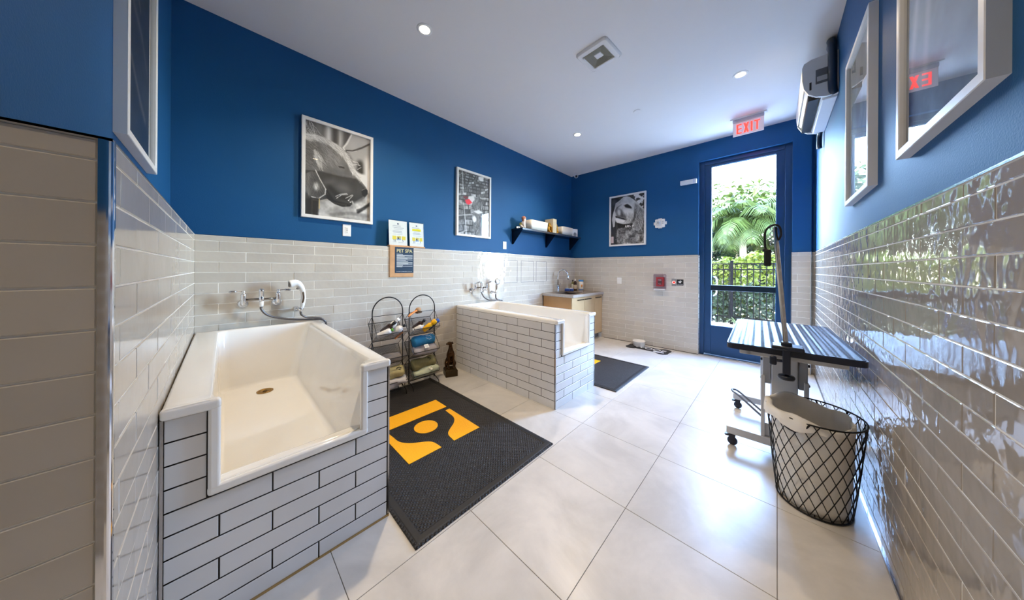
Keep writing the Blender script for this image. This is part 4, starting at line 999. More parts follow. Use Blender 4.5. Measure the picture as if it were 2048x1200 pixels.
# ------------------------------------------------------------------ bronze dog statue
BRZ = M('bronze', (74, 50, 28), 0.25, 0.75, var=0.2, nscale=20)
t = thing('dog_statue', 'bronze statue of a sitting hound on a plinth against the tiled wall', 'statue', (0.155, 2.055, 0.0), (0, 0, R(-22)))
MB().bbox((-0.075, -0.072, 0), (0.085, 0.072, 0.072), 0.004, 2).bbox((-0.068, -0.065, 0.072), (0.078, 0.065, 0.082), 0.003, 2).build('plinth', M('dark_bronze', (62, 48, 26), 0.4, 0.6, var=0.15), t)
V = [(-0.045, 0, 0.055), (-0.03, 0, 0.11), (0.0, 0, 0.175), (0.012, 0, 0.215), (0.012, -0.002, 0.262), (0.02, -0.006, 0.302), (0.038, -0.030, 0.306), (0.052, -0.062, 0.298)]
E_ = [(0, 1), (1, 2), (2, 3), (3, 4), (4, 5), (5, 6), (6, 7)]
Rr = [0.048, 0.044, 0.042, 0.032, 0.022, 0.027, 0.020, 0.010]
def limb(start, pts, rad):
    p = start
    for q, r_ in zip(pts, rad): V.append(q); Rr.append(r_); E_.append((p, len(V)-1)); p = len(V)-1
for s in (-1, 1):
    limb(2, [(0.022, s*0.028, 0.15), (0.034, s*0.028, 0.09), (0.044, s*0.028, 0.03), (0.050, s*0.028, 0.006), (0.070, s*0.029, 0.004)], [0.022, 0.013, 0.010, 0.011, 0.008])
    limb(0, [(-0.03, s*0.040, 0.06), (0.012, s*0.050, 0.050), (-0.005, s*0.050, 0.010), (0.035, s*0.050, 0.005)], [0.034, 0.024, 0.013, 0.009])
limb(0, [(-0.075, 0.012, 0.015), (-0.062, 0.045, 0.008)], [0.008, 0.005])
d = link('body', skin_mesh('body', V, E_, Rr, BRZ), t, (0, 0, 0.086))
mb = MB()
for s in (-1, 1):
    mb.ball((0.012+0.005*s, s*0.024-0.004, 0.300), (0.006, 0.010, 0.018), 10, 6, mat=Matrix.Rotation(R(25*s), 3, 'X'))
mb.build('ears', BRZ, d)

# ------------------------------------------------------------------ grooming table
def table_top_mat():
    m = M('ribbed_rubber_top', (30, 42, 66), 0.24, var=0.05)
    t = m.node_tree; b = t.nodes['Principled BSDF']
    tc = t.nodes.new('ShaderNodeTexCoord'); sp = t.nodes.new('ShaderNodeSeparateXYZ'); t.links.new(tc.outputs['Object'], sp.inputs[0])
    def wv(sock, per, amp):
        a = t.nodes.new('ShaderNodeMath'); a.operation = 'MULTIPLY'; a.inputs[1].default_value = 2*PI/per; t.links.new(sock, a.inputs[0])
        s_ = t.nodes.new('ShaderNodeMath'); s_.operation = 'SINE'; t.links.new(a.outputs[0], s_.inputs[0])
        k = t.nodes.new('ShaderNodeMath'); k.operation = 'MULTIPLY'; k.inputs[1].default_value = amp; t.links.new(s_.outputs[0], k.inputs[0]); return k.outputs[0]
    ad = t.nodes.new('ShaderNodeMath'); ad.operation = 'ADD'
    t.links.new(wv(sp.outputs['X'], 0.044, 1.0), ad.inputs[0]); t.links.new(wv(sp.outputs['Y'], 0.014, 0.35), ad.inputs[1])
    bp = t.nodes.new('ShaderNodeBump'); bp.inputs['Distance'].default_value = 0.0016; bp.inputs['Strength'].default_value = 1.0
    t.links.new(ad.outputs[0], bp.inputs['Height']); t.links.new(bp.outputs[0], b.inputs['Normal'])
    return m
TGREY = M('table_grey_enamel', (206, 206, 206), 0.35, 0.1, var=0.02)
NAVYR = M('navy_edge_rubber', (18, 26, 44), 0.35)
t = thing('grooming_table', 'wheeled dog grooming table with ribbed dark top by the right wall', 'table', (3.046, 2.86, 0), (0, 0, R(2.0)))
hw, hl, zt = 0.275, 0.565, 0.845
def rrect(a, b, r, n=5):
    o = []
    for cx, cy, s in ((a-r, b-r, 0), (-a+r, b-r, 1), (-a+r, -b+r, 2), (a-r, -b+r, 3)):
        o += [(cx+r*math.cos(s*PI/2+i*PI/2/n), cy+r*math.sin(s*PI/2+i*PI/2/n)) for i in range(n+1)]
    return o
MB().prism(rrect(hw-0.006, hl-0.006, 0.03), zt-0.004, zt).build('top_surface', table_top_mat(), t)
MB().prism(rrect(hw, hl, 0.036), zt-0.034, zt-0.003).build('edge_band', NAVYR, t)
mb = MB()
for y in (-hl+0.03, hl-0.06): mb.bbox((-0.215, y, zt-0.062), (0.215, y+0.03, zt-0.034), 0.003, 1)
for x in (-0.19, 0.16): mb.bbox((x, -hl+0.03, zt-0.062), (x+0.03, hl-0.03, zt-0.034), 0.003, 1)
mb.build('under_frame', TGREY, t)
MB().bbox((-0.062, -0.11, 0.22), (0.066, 0.20, zt-0.062), 0.006, 2).build('lift_column', TGREY, t)
for x in (-0.108, 0.068): MB().bbox((x, -0.09, 0.50), (x+0.044, 0.16, zt-0.07), 0.004, 1).build('side_cover', M('table_side_grey', (178, 180, 184), 0.4, 0.1), t)
mb = MB()
for z in (0.80, 0.66, 0.53):
    for x in (-0.118, 0.112): mb.bbox((x, -0.075, z-0.008), (x+0.012, -0.055, z+0.008), 0.003, 1)
mb.build('bolts', NAVYR, t)
for y in (-0.125, 0.60):
    MB().bbox((-0.305, y, 0.085), (0.22, y+0.05, 0.138), 0.004, 1).build('foot_bar', TGREY, t)
    for x in (-0.28, 0.195):
        c = MB().prism([(x-0.012, 0.085), (x+0.030, 0.085), (x+0.022, 0.035), (x-0.004, 0.035)], y+0.005, y+0.045, 'xz').build('caster', NAVYR, t)
        MB().lathe([(0, -0.011), (0.026, -0.011), (0.030, -0.006), (0.030, 0.006), (0.026, 0.011), (0, 0.011)], 18, (x+0.010, y+0.025, 0.0305), 'y').build('wheel', M('caster_wheel', (40, 44, 60), 0.4), c)
        MB().bbox((x-0.035, y+0.005, 0.062), (x+0.002, y+0.045, 0.074), 0.004, 1).build('brake', NAVYR, c)
for y in (-0.120, 0.615): MB().bbox((-0.115, y, 0.138), (-0.093, y+0.022, 0.56), 0.003, 1).build('upright', TGREY, t)
for y in (-0.120, 0.615): MB().bbox((0.093, y, 0.138), (0.115, y+0.022, 0.56), 0.003, 1).build('upright', TGREY, t)
MB().bbox((-0.05, -0.115, 0.095), (0.05, 0.62, 0.130), 0.004, 1).build('spine', TGREY, t)
MB().bbox((-0.10, -0.10, 0.138), (0.10, 0.19, 0.225), 0.006, 1).build('motor_box', TGREY, t)
ped = smooth_path([(-0.06, 0.10, 0.15), (-0.15, 0.16, 0.20), (-0.25, 0.24, 0.255), (-0.29, 0.28, 0.265), (-0.29, 0.33, 0.265), (-0.25, 0.33, 0.255), (-0.15, 0.26, 0.20), (-0.06, 0.20, 0.15)], 5)
MB().tube(ped, 0.008, 8).build('foot_pedal', M('grey_pedal', (108, 110, 118), 0.4, 0.4), t)
# clamp-on arm
t = thing('leash_stand', 'upright steel leash stand clamped to the near edge of the grooming table', 'leash stand', (3.052, 2.315, 0.845))
lean = Vector((-0.050, 0.035, 0.70))
q = lean.to_track_quat('Z', 'Y').to_matrix().to_4x4()
MB().bbox((-0.0115, -0.0065, 0.02), (0.0115, 0.0065, 0.695), 0.003, 2, mat=q).build('post', M('polished_steel_post', (196, 190, 182), 0.16, 1.0), t)
MB().bbox((-0.060, -0.055, 0.002), (0.068, 0.05, 0.026), 0.008, 2).bbox((-0.022, -0.028, 0.02), (0.022, 0.02, 0.045), 0.006, 2).build('clamp_plate', NAVYR, t)
cl = MB().bbox((-0.016, -0.056, -0.125), (0.016, -0.036, 0.01), 0.004, 2).bbox((-0.016, -0.05, -0.125), (0.016, 0.02, -0.105), 0.004, 2).build('clamp_jaw', NAVYR, t)
MB().lathe([(0, -0.012), (0.032, -0.010), (0.036, 0.0), (0.032, 0.010), (0, 0.012)], 18, (0, -0.03, -0.145)).tube([(0, -0.03, -0.14), (0, -0.03, -0.07)], 0.007, 8).build('screw_handle', NAVYR, cl)
MB().tube([(-0.016, -0.045, -0.055), (-0.045, -0.045, -0.058)], 0.008, 8).bbox((-0.068, -0.055, -0.085), (-0.038, -0.037, -0.035), 0.008, 2).build('side_knob', NAVYR, cl)
mb = MB()
for k in range(4): mb.tube(arc((-0.05-0.012, 0.033, 0.685-k*0.030), 0.011, -PI/2, PI/2, 8, 'xz') if False else arc((-0.058, 0.033, 0.685-k*0.030), 0.012, PI/2, 3*PI/2, 8, 'xz'), 0.003, 6)
mb.build('hooks', CHROME, t)
tip = Vector((3.052, 2.315, 0.845)) + lean
t = thing('grooming_leash', 'black loop leash draped over the top of the steel leash stand', 'leash', tip)
lp = smooth_path([(-0.035, 0.0, -0.175), (-0.042, 0.0, -0.10), (-0.040, 0.0, -0.03), (-0.018, 0, 0.000), (0.006, 0.0, 0.004), (0.022, 0, -0.016), (0.026, 0, -0.055), (0.016, 0, -0.085)], 5)
MB().tube(lp, 0.0055, 8).build('strap', BLACKP, t)
MB().bbox((-0.046, -0.012, -0.235), (-0.014, 0.012, -0.135), 0.008, 2).bbox((-0.052, -0.010, -0.15), (-0.03, 0.010, -0.13), 0.004, 1).build('slider', BLACKP, t)

# ------------------------------------------------------------------ wire laundry hamper with cloth liner
t = thing('wire_hamper', 'black wire hamper lined with a white cloth bag beside the right wall', 'hamper', (3.160, 2.425, 0.0))
H = 0.500; ra, rb = 0.190, 0.212; ba, bb = 0.145, 0.158
def hp(a, u, off=0.0):       # point on the hamper wall, u = 0 bottom .. 1 top
    k = u**0.85
    return (( ba+(ra-ba)*k-off)*math.cos(a), (bb+(rb-bb)*k-off)*math.sin(a), 0.006+(H-0.006)*u)
rim_h = lambda a: 0.0
MB().tube([hp(2*PI*k/48, 1) for k in range(48)], 0.0042, 8, closed=True).build('rim', BLACK, t)
MB().tube([hp(2*PI*k/48, 0.0) for k in range(48)], 0.0042, 8, closed=True).build('base_ring', BLACK, t)
for k in range(22):
    for s in (1, -1):
        a0 = 2*PI*k/22; MB().tube([hp(a0+s*1.35*u, u) for u in [i/18 for i in range(19)]], 0.0022, 5).build('wire', BLACK, t)
mb = MB()
for k in range(5):
    x = -0.12+0.06*k; yy = math.sqrt(max(0, 1-(x/ba)**2))*bb; mb.tube([(x, -yy, 0.006), (x, yy, 0.006)], 0.002, 5)
mb.build('base_wires', BLACK, t)
for am in (R(-118), R(62)):
    hpth = [hp(am-0.36+0.72*i/12, 1-0.13*math.sin(PI*i/12)**0.7, -0.004) for i in range(13)]
    MB().tube(hpth, 0.0042, 8).build('handle', BLACK, t)
LIN = M('white_liner_cloth', (246, 242, 235), 0.95, var=0.04, nscale=12, bump=0.004, bscale=14, sub=0.0)
n, m = 64, 18; vs = []; fs = []; rr = random.Random(5)
f1 = lambda a, u: 0.006*math.sin(5*a+1.0+2*u) + 0.005*math.sin(9*a+4*u) + 0.003*math.sin(17*a+u*9)
cut = lambda a: max(0, math.cos(a-R(18)))**2          # the bag sags away from the rim on one side
def fold(a):                                         # how far the hem is turned over the rim
    c = (math.cos(a-R(185))+0.42)/0.9
    c = min(1, max(0, c)); return c*c*(3-2*c)
for i in range(m+1):
    u = i/m
    for k in range(n):
        a = 2*PI*k/n
        x, y, z = hp(a, 0.012+0.968*u, 0.014)
        sag = cut(a); sc = 1-abs(f1(a, u))*5*(0.4+0.6*u) - 0.15*sag*u**1.4
        vs.append((x*sc, y*sc, z + 0.002*math.sin(7*a) - (1-fold(a))*u*u*(0.004+0.010*math.sin(5*a+2))))
top = m*n
for j, (o, dz, hem) in enumerate(((0.003, 0.020, 0.004), (-0.010, 0.028, 0.008), (-0.026, 0.022, 0.006), (-0.029, -0.012, -0.010), (-0.028, -0.036, -0.022))):       # fold-over at the rim
    for k in range(n):
        a = 2*PI*k/n; bx, by, bz = vs[top+k]; g = fold(a)
        r0 = math.hypot(bx, by); rr_ = r0 - o*g + (1-g)*0.0016*j + 0.003*math.sin(11*a)*g + 0.0015*math.sin(23*a+j)
        vs.append((bx*rr_/r0, by*rr_/r0, bz + g*dz*(1+0.30*math.sin(6*a+1)) + (1-g)*hem))
M_ = m+5
for i in range(M_):
    for k in range(n): fs.append((i*n+k, i*n+(k+1) % n, (i+1)*n+(k+1) % n, (i+1)*n+k))
fs.append(tuple(range(n-1, -1, -1)))
MB().add(vs, fs, True).build('cloth_liner', LIN, t)
# ------------------------------------------------------------------ ceiling fittings
LENS = M('lit_lens', (255, 244, 224), 0.4, emit=(255, 236, 205), estr=14.0)
def downlight(x, y, label, watts=15.0):
    t = thing('downlight', label, 'ceiling light', (x, y, C), group='recessed ceiling downlights')
    MB().lathe([(0.040, -0.001), (0.042, -0.006), (0.058, -0.005), (0.062, -0.001), (0.062, 0.0)], 28).build('trim_ring', WHITE, t)
    MB().lathe([(0.0, -0.0035), (0.041, -0.0035), (0.041, -0.001)], 24).build('lens', LENS, t)
    ld = bpy.data.lights.new('downlight_bulb', 'AREA'); ld.shape = 'DISK'; ld.size = 0.08; ld.energy = watts; ld.color = (1.0, 0.79, 0.52); ld.spread = R(130)
    lo = bpy.data.objects.new('downlight_bulb', ld); COL.objects.link(lo); lo.parent = t; lo.location = (0, 0, -0.012)
    return t
downlight(0.945, 1.262, 'lit recessed downlight over the rubber mat near the corner bath', 18.0)
downlight(0.940, 3.646, 'lit recessed downlight nearest the corner with the wall shelf')
downlight(2.744, 3.666, 'lit recessed downlight between the ceiling fan and the exit sign')
downlight(2.744, 1.262, 'lit recessed downlight above the near end of the right wall', 4.5)
downlight(2.744, -1.10, 'added unseen downlight behind the camera, warming the near wall end', 9.0)  # lamp added out of view to warm the near wall end and floor

t = thing('exhaust_fan', 'square white ceiling exhaust fan with grey sloped grille', 'exhaust fan', (1.845, 2.473, C), (0, 0, R(-4)))
a, b = 0.150, 0.098
mb = MB()
ring = [(a, 0.0), (a, -0.012), (a-0.012, -0.022), (b+0.006, -0.026), (b, -0.022)]
for j in range(len(ring)-1):
    (r0, z0_), (r1, z1_) = ring[j], ring[j+1]
    p0, p1 = rrect(r0, r0, 0.03, 4), rrect(r1, r1, max(0.004, 0.03-(a-r1)*0.5), 4); n = len(p0)
    for k in range(n): mb.add([(p0[k][0], p0[k][1], z0_), (p0[(k+1) % n][0], p0[(k+1) % n][1], z0_), (p1[(k+1) % n][0], p1[(k+1) % n][1], z1_), (p1[k][0], p1[k][1], z1_)], [(0, 1, 2, 3)], True)
mb.build('cover', WHITE, t)
GV = M('fan_grille_grey', (148, 144, 128), 0.6, var=0.05)
mb = MB()
for i in range(4):
    c = [(-1, -1), (1, -1), (1, 1), (-1, 1)]; p, q_ = c[i], c[(i+1) % 4]
    mb.add([(p[0]*b, p[1]*b, -0.022), (q_[0]*b, q_[1]*b, -0.022), (q_[0]*0.03, q_[1]*0.03, -0.004), (p[0]*0.03, p[1]*0.03, -0.004)], [(0, 1, 2, 3)])
gp = mb.build('grille', GV, t)
for i in range(4):
    for k in range(9):
        f = 0.12+0.095*k; o_ = b + (0.03-b)*f; z_ = -0.022+0.018*f
        sl = MB().box((-o_, -0.0015, -0.003), (o_, 0.0015, 0.001)); ang = i*PI/2
        sl.xf(Matrix.Rotation(ang, 4, 'Z') @ Matrix.Translation((0, -o_, z_))).build('slat', GV, gp)
MB().bbox((-0.033, -0.030, -0.012), (0.033, 0.030, -0.003), 0.006, 2).build('centre_plate', WHITE, t)

t = thing('sprinkler_cover', 'flat round white sprinkler cover plate on the ceiling', 'sprinkler', (1.773, 3.622, C))
MB().lathe([(0.0, -0.008), (0.036, -0.007), (0.041, -0.004), (0.041, -0.0035)], 24).build('cover', CEILP, t)
MB().lathe([(0.034, -0.0035), (0.034, 0.0)], 24).build('gap_ring', BLACKP, t)

t = thing('security_camera', 'small white dome security camera in the ceiling corner', 'camera', (0.05, 5.085, C))
MB().lathe([(0.0, 0), (0.045, 0), (0.045, -0.012), (0.038, -0.02), (0.0, -0.022)], 20).build('base', WHITE, t)
m = Matrix.Rotation(R(35), 3, 'Z') @ Matrix.Rotation(R(115), 3, 'X')
MB().ball((0.02, -0.01, -0.045), 0.040, 16, 10).build('eyeball', WHITE, t)
e = MB().lathe([(0.026, 0.024), (0.028, 0.038), (0.022, 0.042), (0.0, 0.042)], 18, (0.02, -0.01, -0.045), mat=m).build('lens_ring', M('grey_lens_ring', (120, 124, 132), 0.3), t)
MB().lathe([(0.014, 0.042), (0.010, 0.046), (0.0, 0.047)], 14, (0.02, -0.01, -0.045), mat=m).build('lens', M('black_lens', (12, 12, 16), 0.05), e)

t = thing('exit_sign', 'white edge-lit EXIT sign with red letters hanging from the ceiling', 'exit sign', (2.743, 4.68, C))
MB().bbox((-0.175, -0.03, -0.012), (0.175, 0.03, -0.0005), 0.003, 1).build('ceiling_plate', WHITE, t)
MB().bbox((-0.15, -0.02, -0.05), (0.15, 0.02, -0.012), 0.004, 1).build('lamp_housing', M('sign_housing', (196, 196, 204), 0.35, 0.3), t)
MB().bbox((-0.148, -0.005, -0.222), (0.148, 0.005, -0.05), 0.003, 1).build('panel', M('frosted_sign_panel', (236, 226, 232), 0.3, emit=(255, 214, 220), estr=0.12), t)
REDL = M('lit_red_letters', (255, 60, 48), 0.4, emit=(255, 52, 40), estr=2.2)
def exit_letters(y, rz):
    h, w, k = 0.060, 0.048, 0.0155
    bars = {'E': [[(0, -h), (k, -h), (k, h), (0, h)]] + [[(k, z), (w*.95, z), (w*.95, z+k), (k, z+k)] for z in (-h, -k/2, h-k)],
            'X': [[(0, -h), (k*1.15, -h), (w, h), (w-k*1.15, h)], [(w-k*1.15, -h), (w, -h), (k*1.15, h), (0, h)]],
            'I': [[(0, -h), (k*1.05, -h), (k*1.05, h), (0, h)]], 'T': [[(w/2-k/2, -h), (w/2+k/2, -h), (w/2+k/2, h-k), (w/2-k/2, h-k)], [(0, h-k), (w, h-k), (w, h), (0, h)]]}
    x = -0.112
    for q_, (ch, adv) in enumerate((('E', 0.060), ('X', 0.062), ('I', 0.030), ('T', 0.05))):
        mb = MB()
        for n_, b_ in enumerate(bars[ch]): mb.prism([(p[0]*1.12+x, p[1]) for p in b_], -0.0012-0.0003*n_, 0.0008, 'xz')
        mb.build('letter', REDL, t, (0, y, -0.136), (0, 0, rz)); x += adv*1.12
exit_letters(-0.0060, 0); exit_letters(0.0060, PI)

# ------------------------------------------------------------------ split air conditioner on the right wall
t = thing('air_conditioner', 'white split air conditioner mounted high on the right wall', 'air conditioner', RW(-0.004, 3.975, 2.70), (0, 0, RWA))
# local: -x into the room, y along the wall
pr = [(0, 0.015), (-0.06, 0.010), (-0.10, 0.016)]
body = [(0, 0.02), (-0.09, 0.03), (-0.10, 0.075), (-0.16, 0.115), (-0.188, 0.15), (-0.196, 0.20), (-0.196, 0.30), (-0.186, 0.325), (-0.15, 0.342), (0, 0.350)]
MB().prism(body, -0.425, 0.425, 'xz').build('body', WHITE, t)
ec = [(0, 0.016), (-0.06, 0.012), (-0.12, 0.030), (-0.165, 0.065), (-0.192, 0.12), (-0.202, 0.19), (-0.203, 0.30), (-0.192, 0.332), (-0.15, 0.350), (0, 0.358)]
for y in (-0.437, 0.413): MB().prism(ec, y, y+0.024, 'xz').build('end_cap', M('ac_end_grey', (214, 214, 214), 0.4), t)
fp = [(-0.203, 0.30), (-0.203, 0.19), (-0.196, 0.14), (-0.190, 0.13), (-0.186, 0.15), (-0.193, 0.20), (-0.193, 0.30)]
MB().prism(fp, -0.41, 0.41, 'xz').build('front_panel', WHITE, t)
MB().box((-0.10, -0.38, 0.030), (-0.165, 0.38, 0.10)).build('outlet_slot', BLACKP, t)
MB().bbox((-0.075, -0.39, -0.004), (0.0, 0.39, 0.004), 0.002, 1, mat=Matrix.Translation((-0.135, 0, 0.058)) @ Matrix.Rotation(R(52), 4, 'Y')).build('louver', M('louver_grey', (168, 176, 196), 0.4), t)
MB().bbox((-0.085, -0.39, 0.005), (0.0, 0.39, 0.022), 0.006, 2).build('under_panel', WHITE, t)
ep = MB().bbox((-0.125, -0.4395, 0.13), (-0.045, -0.4365, 0.25), 0.003, 1).build('side_recess', M('dark_recess', (96, 98, 100), 0.5), t)
MB().bbox((-0.118, -0.441, 0.15), (-0.055, -0.4385, 0.19), 0.002, 1).build('recess_lip', M('light_recess', (176, 178, 180), 0.5), ep)
MB().bbox((-0.16, -0.4395, 0.095), (-0.148, -0.437, 0.16), 0.001, 1).build('side_vent', BLACKP, t)
PIPE = M('dark_blue_pipe_lagging', (16, 38, 62), 0.35, var=0.1)
MB().tube(smooth_path([(-0.03, -0.30, 0.52), (-0.035, -0.37, 0.48), (-0.035, -0.43, 0.40), (-0.035, -0.455, 0.30), (-0.035, -0.455, 0.12), (-0.03, -0.44, 0.05), (-0.02, -0.42, 0.03)], 5), 0.026, 10).build('pipe', PIPE, t)
MB().tube(smooth_path([(-0.03, -0.24, 0.52), (-0.04, -0.34, 0.44), (-0.04, -0.44, 0.355)], 5), 0.018, 8).build('pipe', PIPE, t)
MB().tube(smooth_path([(-0.025, 0.40, 0.04), (-0.03, 0.47, 0.0), (-0.03, 0.49, -0.08), (-0.028, 0.49, -0.13)], 5), 0.020, 10).build('drain_hose', PIPE, t)

# ------------------------------------------------------------------ sink cabinet in the corner
OAK = M('pale_oak_laminate', (206, 178, 138), 0.4, var=0.06, nscale=6); OAKD = M('oak_side_panel', (186, 140, 90), 0.45, var=0.08, nscale=6)
t = thing('sink_cabinet', 'oak laminate base cabinet under the sink in the far corner', 'cabinet', (0.0, 4.08, 0.0))
MB().box((0.012, 0.0, 0.10), (0.58, 0.018, 0.820)).box((0.012, 1.055, 0.10), (0.58, 1.073, 0.820)).box((0.012, 0.0, 0.10), (0.58, 1.07, 0.118)).box((0.012, 0.0, 0.10), (0.022, 1.07, 0.82)).build('carcass', OAKD, t)
MB().box((0.012, 0.02, 0.001), (0.53, 1.07, 0.10)).build('toe_kick', M('grey_toe_kick', (120, 118, 116), 0.4, 0.3), t)
HND = M('black_bar_handle', (22, 20, 20), 0.35, 0.5)
for (a, b, h0, h1) in ((0.003, 0.398, 0.165, 0.375), (0.402, 0.780, 0.415, 0.625), (0.784, 1.072, 0.80, 1.01)):
    d = MB().bbox((0.581, a, 0.105), (0.601, b, 0.815), 0.002, 1).build('door', OAK, t)
    MB().bbox((0.601, h0, 0.762), (0.622, h1, 0.776), 0.003, 1).build('handle', HND, d)
t = thing('countertop', 'grey-brown stone countertop with a sink cut-out on the oak cabinet', 'countertop', (0.0, 4.065, 0.821))
STN = M('grey_brown_stone', (128, 118, 112), 0.25, var=0.12, nscale=40)
sx0, sx1, sy0, sy1 = 0.13, 0.50, 0.14, 0.60
mb = MB().box((0.002, 0, 0), (sx0, 1.091, 0.045)).box((sx1, 0, 0), (0.625, 1.091, 0.045)).box((sx0, 0, 0), (sx1, sy0, 0.045)).box((sx0, sy1, 0), (sx1, 1.091, 0.045)); mb.build('slab', STN, t)
MB().bbox((0.6255, 0, 0), (0.632, 1.091, 0.0455), 0.002, 1).bbox((0.002, -0.006, 0), (0.632, 0.0, 0.0455), 0.002, 1).build('edge', M('pale_stone_edge', (176, 170, 166), 0.3, var=0.1, nscale=40), t)
mb = MB(); d_ = -0.15
mb.add([(sx0,sy0,0.03),(sx1,sy0,0.03),(sx1,sy1,0.03),(sx0,sy1,0.03),(sx0+.02,sy0+.02,d_),(sx1-.02,sy0+.02,d_),(sx1-.02,sy1-.02,d_),(sx0+.02,sy1-.02,d_)], [(4,5,6,7),(0,4,5,1)[::-1],(1,5,6,2)[::-1],(2,6,7,3)[::-1],(3,7,4,0)[::-1]])
mb.build('sink_bowl', M('dark_sink', (58, 52, 50), 0.35, 0.4), t)
t = thing('sink_faucet', 'tall chrome gooseneck faucet at the corner sink', 'faucet', (0.075, 4.44, 0.866), (0, 0, R(10)))
MB().lathe([(0, 0), (0.027, 0), (0.027, 0.006), (0.020, 0.012), (0.019, 0.11), (0.014, 0.125)], 18).build('base', CHROME, t)
MB().tube([(0, 0, 0.11), (0, 0, 0.30)] + arc((0.095, 0, 0.315), 0.095, PI, 0.12*PI, 16, 'xz') + [(0.200, 0, 0.30)], 0.0125, 12).build('spout', CHROME, t)
MB().tube([(0.184, 0, 0.345), (0.198, 0, 0.29), (0.210, 0, 0.235)], [0.013, 0.0165, 0.017], 12).build('spray_end', CHROME, t)
MB().tube([(0.0, 0.015, 0.075), (0.0, 0.04, 0.08), (0.006, 0.075, 0.125), (0.008, 0.10, 0.155)], [0.013, 0.012, 0.005, 0.006], 10).build('lever', CHROME, t)
def upright(name, label, x, y, prof, body, cap_prof, cap, band=None, cat='bottle'):
    t = thing(name, label, cat, (x, y, 0.8665), group='bottles behind the corner sink')
    MB().lathe(prof, 20).build('body', body, t)
    MB().lathe(cap_prof, 16).build('cap', cap, t)
    if band: MB().lathe([(band[0], band[1]), (band[0]+0.0008, band[1]+0.002), (band[0]+0.0008, band[2]-0.002), (band[0], band[2])], 20).build('label', band[3], t)
    return t
upright('soap_bottle', 'slim olive and white soap bottle behind the corner sink', 0.062, 4.985, cyl(0.026, 0.17, 0.012, 0.03), M('olive_bottle', (120, 124, 76), 0.35), [(0.011, 0.175), (0.012, 0.18), (0.012, 0.21), (0, 0.212)], BLACKP, (0.0265, 0.03, 0.13, M('cream_label', (224, 222, 204), 0.5)))
upright('medicine_bottle', 'brown bottle with white cap behind the corner sink', 0.115, 4.985, cyl(0.037, 0.185, 0.016, 0.045), BRN, [(0.014, 0.19), (0.016, 0.192), (0.016, 0.222), (0.006, 0.224), (0.006, 0.235), (0, 0.236)], WHITE, (0.0375, 0.03, 0.115, M('amber_label', (206, 190, 170), 0.5)))
t = upright('supplement_tub', 'white tub with blue lid and orange print behind the corner sink', 0.205, 5.055, cyl(0.048, 0.185, 0.04, 0.012), WB, [(0.048, 0.182), (0.049, 0.184), (0.049, 0.212), (0.045, 0.215), (0, 0.215)], M('light_blue_lid', (70, 140, 205), 0.4), (0.0485, 0.015, 0.03, M('blue_label_band', (50, 110, 190), 0.4)), cat='tub')
MB().ball((0.036, -0.030, 0.10), (0.012, 0.018, 0.03), 10, 8).build('print', M('orange_print', (226, 138, 40), 0.6), t)
DBL = M('wipes_blue', (34, 66, 140), 0.4); LBL = M('wipes_light_blue', (150, 186, 226), 0.4)
for k, (x, y, lab) in enumerate(((0.085, 4.74, 'dark blue pack of wipes by the sink faucet'), (0.135, 4.81, 'blue and white pack of wipes beside the brown bottle'))):
    t = thing('wipes_pack', lab, 'wipes pack', (x, y, 0.8665), (0, 0, R(30)), 'wipes packs behind the sink')
    MB().bbox((-0.045, -0.055, 0), (0.045, 0.055, 0.048), 0.012, 2).build('pack', DBL, t)
    MB().bbox((-0.03, -0.04, 0.046), (0.03, 0.04, 0.060), 0.006, 2).build('lid', LBL if k == 0 else WHITE, t)
    MB().bbox((0.044, -0.04, 0.014), (0.0465, 0.02, 0.036), 0.001, 1).build('print', LBL, t)

# ------------------------------------------------------------------ wall shelf with trinkets
NVM = M('navy_shelf', (16, 34, 56), 0.25, 0.3)
t = thing('wall_shelf', 'long dark wall shelf on three triangular brackets in the blue corner', 'shelf', (-0.10, 3.37, 1.905))
MB().bbox((0.001, 0, 0), (0.245, 1.775, 0.032), 0.002, 1).build('board', NVM, t)
MB().bbox((0.2452, 0.005, 0.002), (0.2475, 1.77, 0.030), 0.001, 1).build('front_edge', M('lit_shelf_edge', (150, 152, 160), 0.18, 0.9), t)  # silver strip colour stands in for light catching the front lip
for y in (0.025, 0.925, 1.745):
    MB().prism([(0.001, 0), (0.215, 0), (0.02, -0.215), (0.001, -0.215)], y, y+0.006, 'xz').bbox((0.0005, y-0.012, -0.215), (0.004, y+0.018, 0), 0.001, 1).build('bracket', NVM, t)
SZ = 1.938
t = thing('name_card', 'tiny white card at the near end of the wall shelf', 'card', (0.02, 3.405, SZ), (0, 0, R(-10)))
MB().bbox((-0.004, -0.035, 0), (0.004, 0.035, 0.030), 0.002, 1).build('card', PAPER, t); MB().box((0.004, -0.015, 0.010), (0.0045, 0.015, 0.018)).build('print', INK, t)
# dog figurine
t = thing('dog_figurine', 'colourful sitting puppy figurine beside the larger white bin', 'figurine', (0.04, 3.50, SZ), (0, 0, R(25)))
V = [(-0.03, 0, 0.045), (0.0, 0, 0.085), (0.012, 0, 0.12), (0.018, 0, 0.155), (0.05, 0, 0.145)]; E_ = [(0, 1), (1, 2), (2, 3), (3, 4)]; Rr = [0.038, 0.036, 0.026, 0.042, 0.020]
for s in (-1, 1):
    limb(1, [(0.022, s*0.022, 0.05), (0.030, s*0.022, 0.012)], [0.014, 0.013]); limb(0, [(-0.015, s*0.032, 0.03), (0.02, s*0.036, 0.012)], [0.024, 0.014])
b = link('body', skin_mesh('body', V, E_, Rr, M('figurine_white', (232, 220, 206), 0.3, coat=0.4)), t)
MB().ball((-0.03, 0, 0.075), (0.034, 0.036, 0.034)).build('yellow_coat', M('figurine_yellow', (222, 196, 30), 0.35), b)
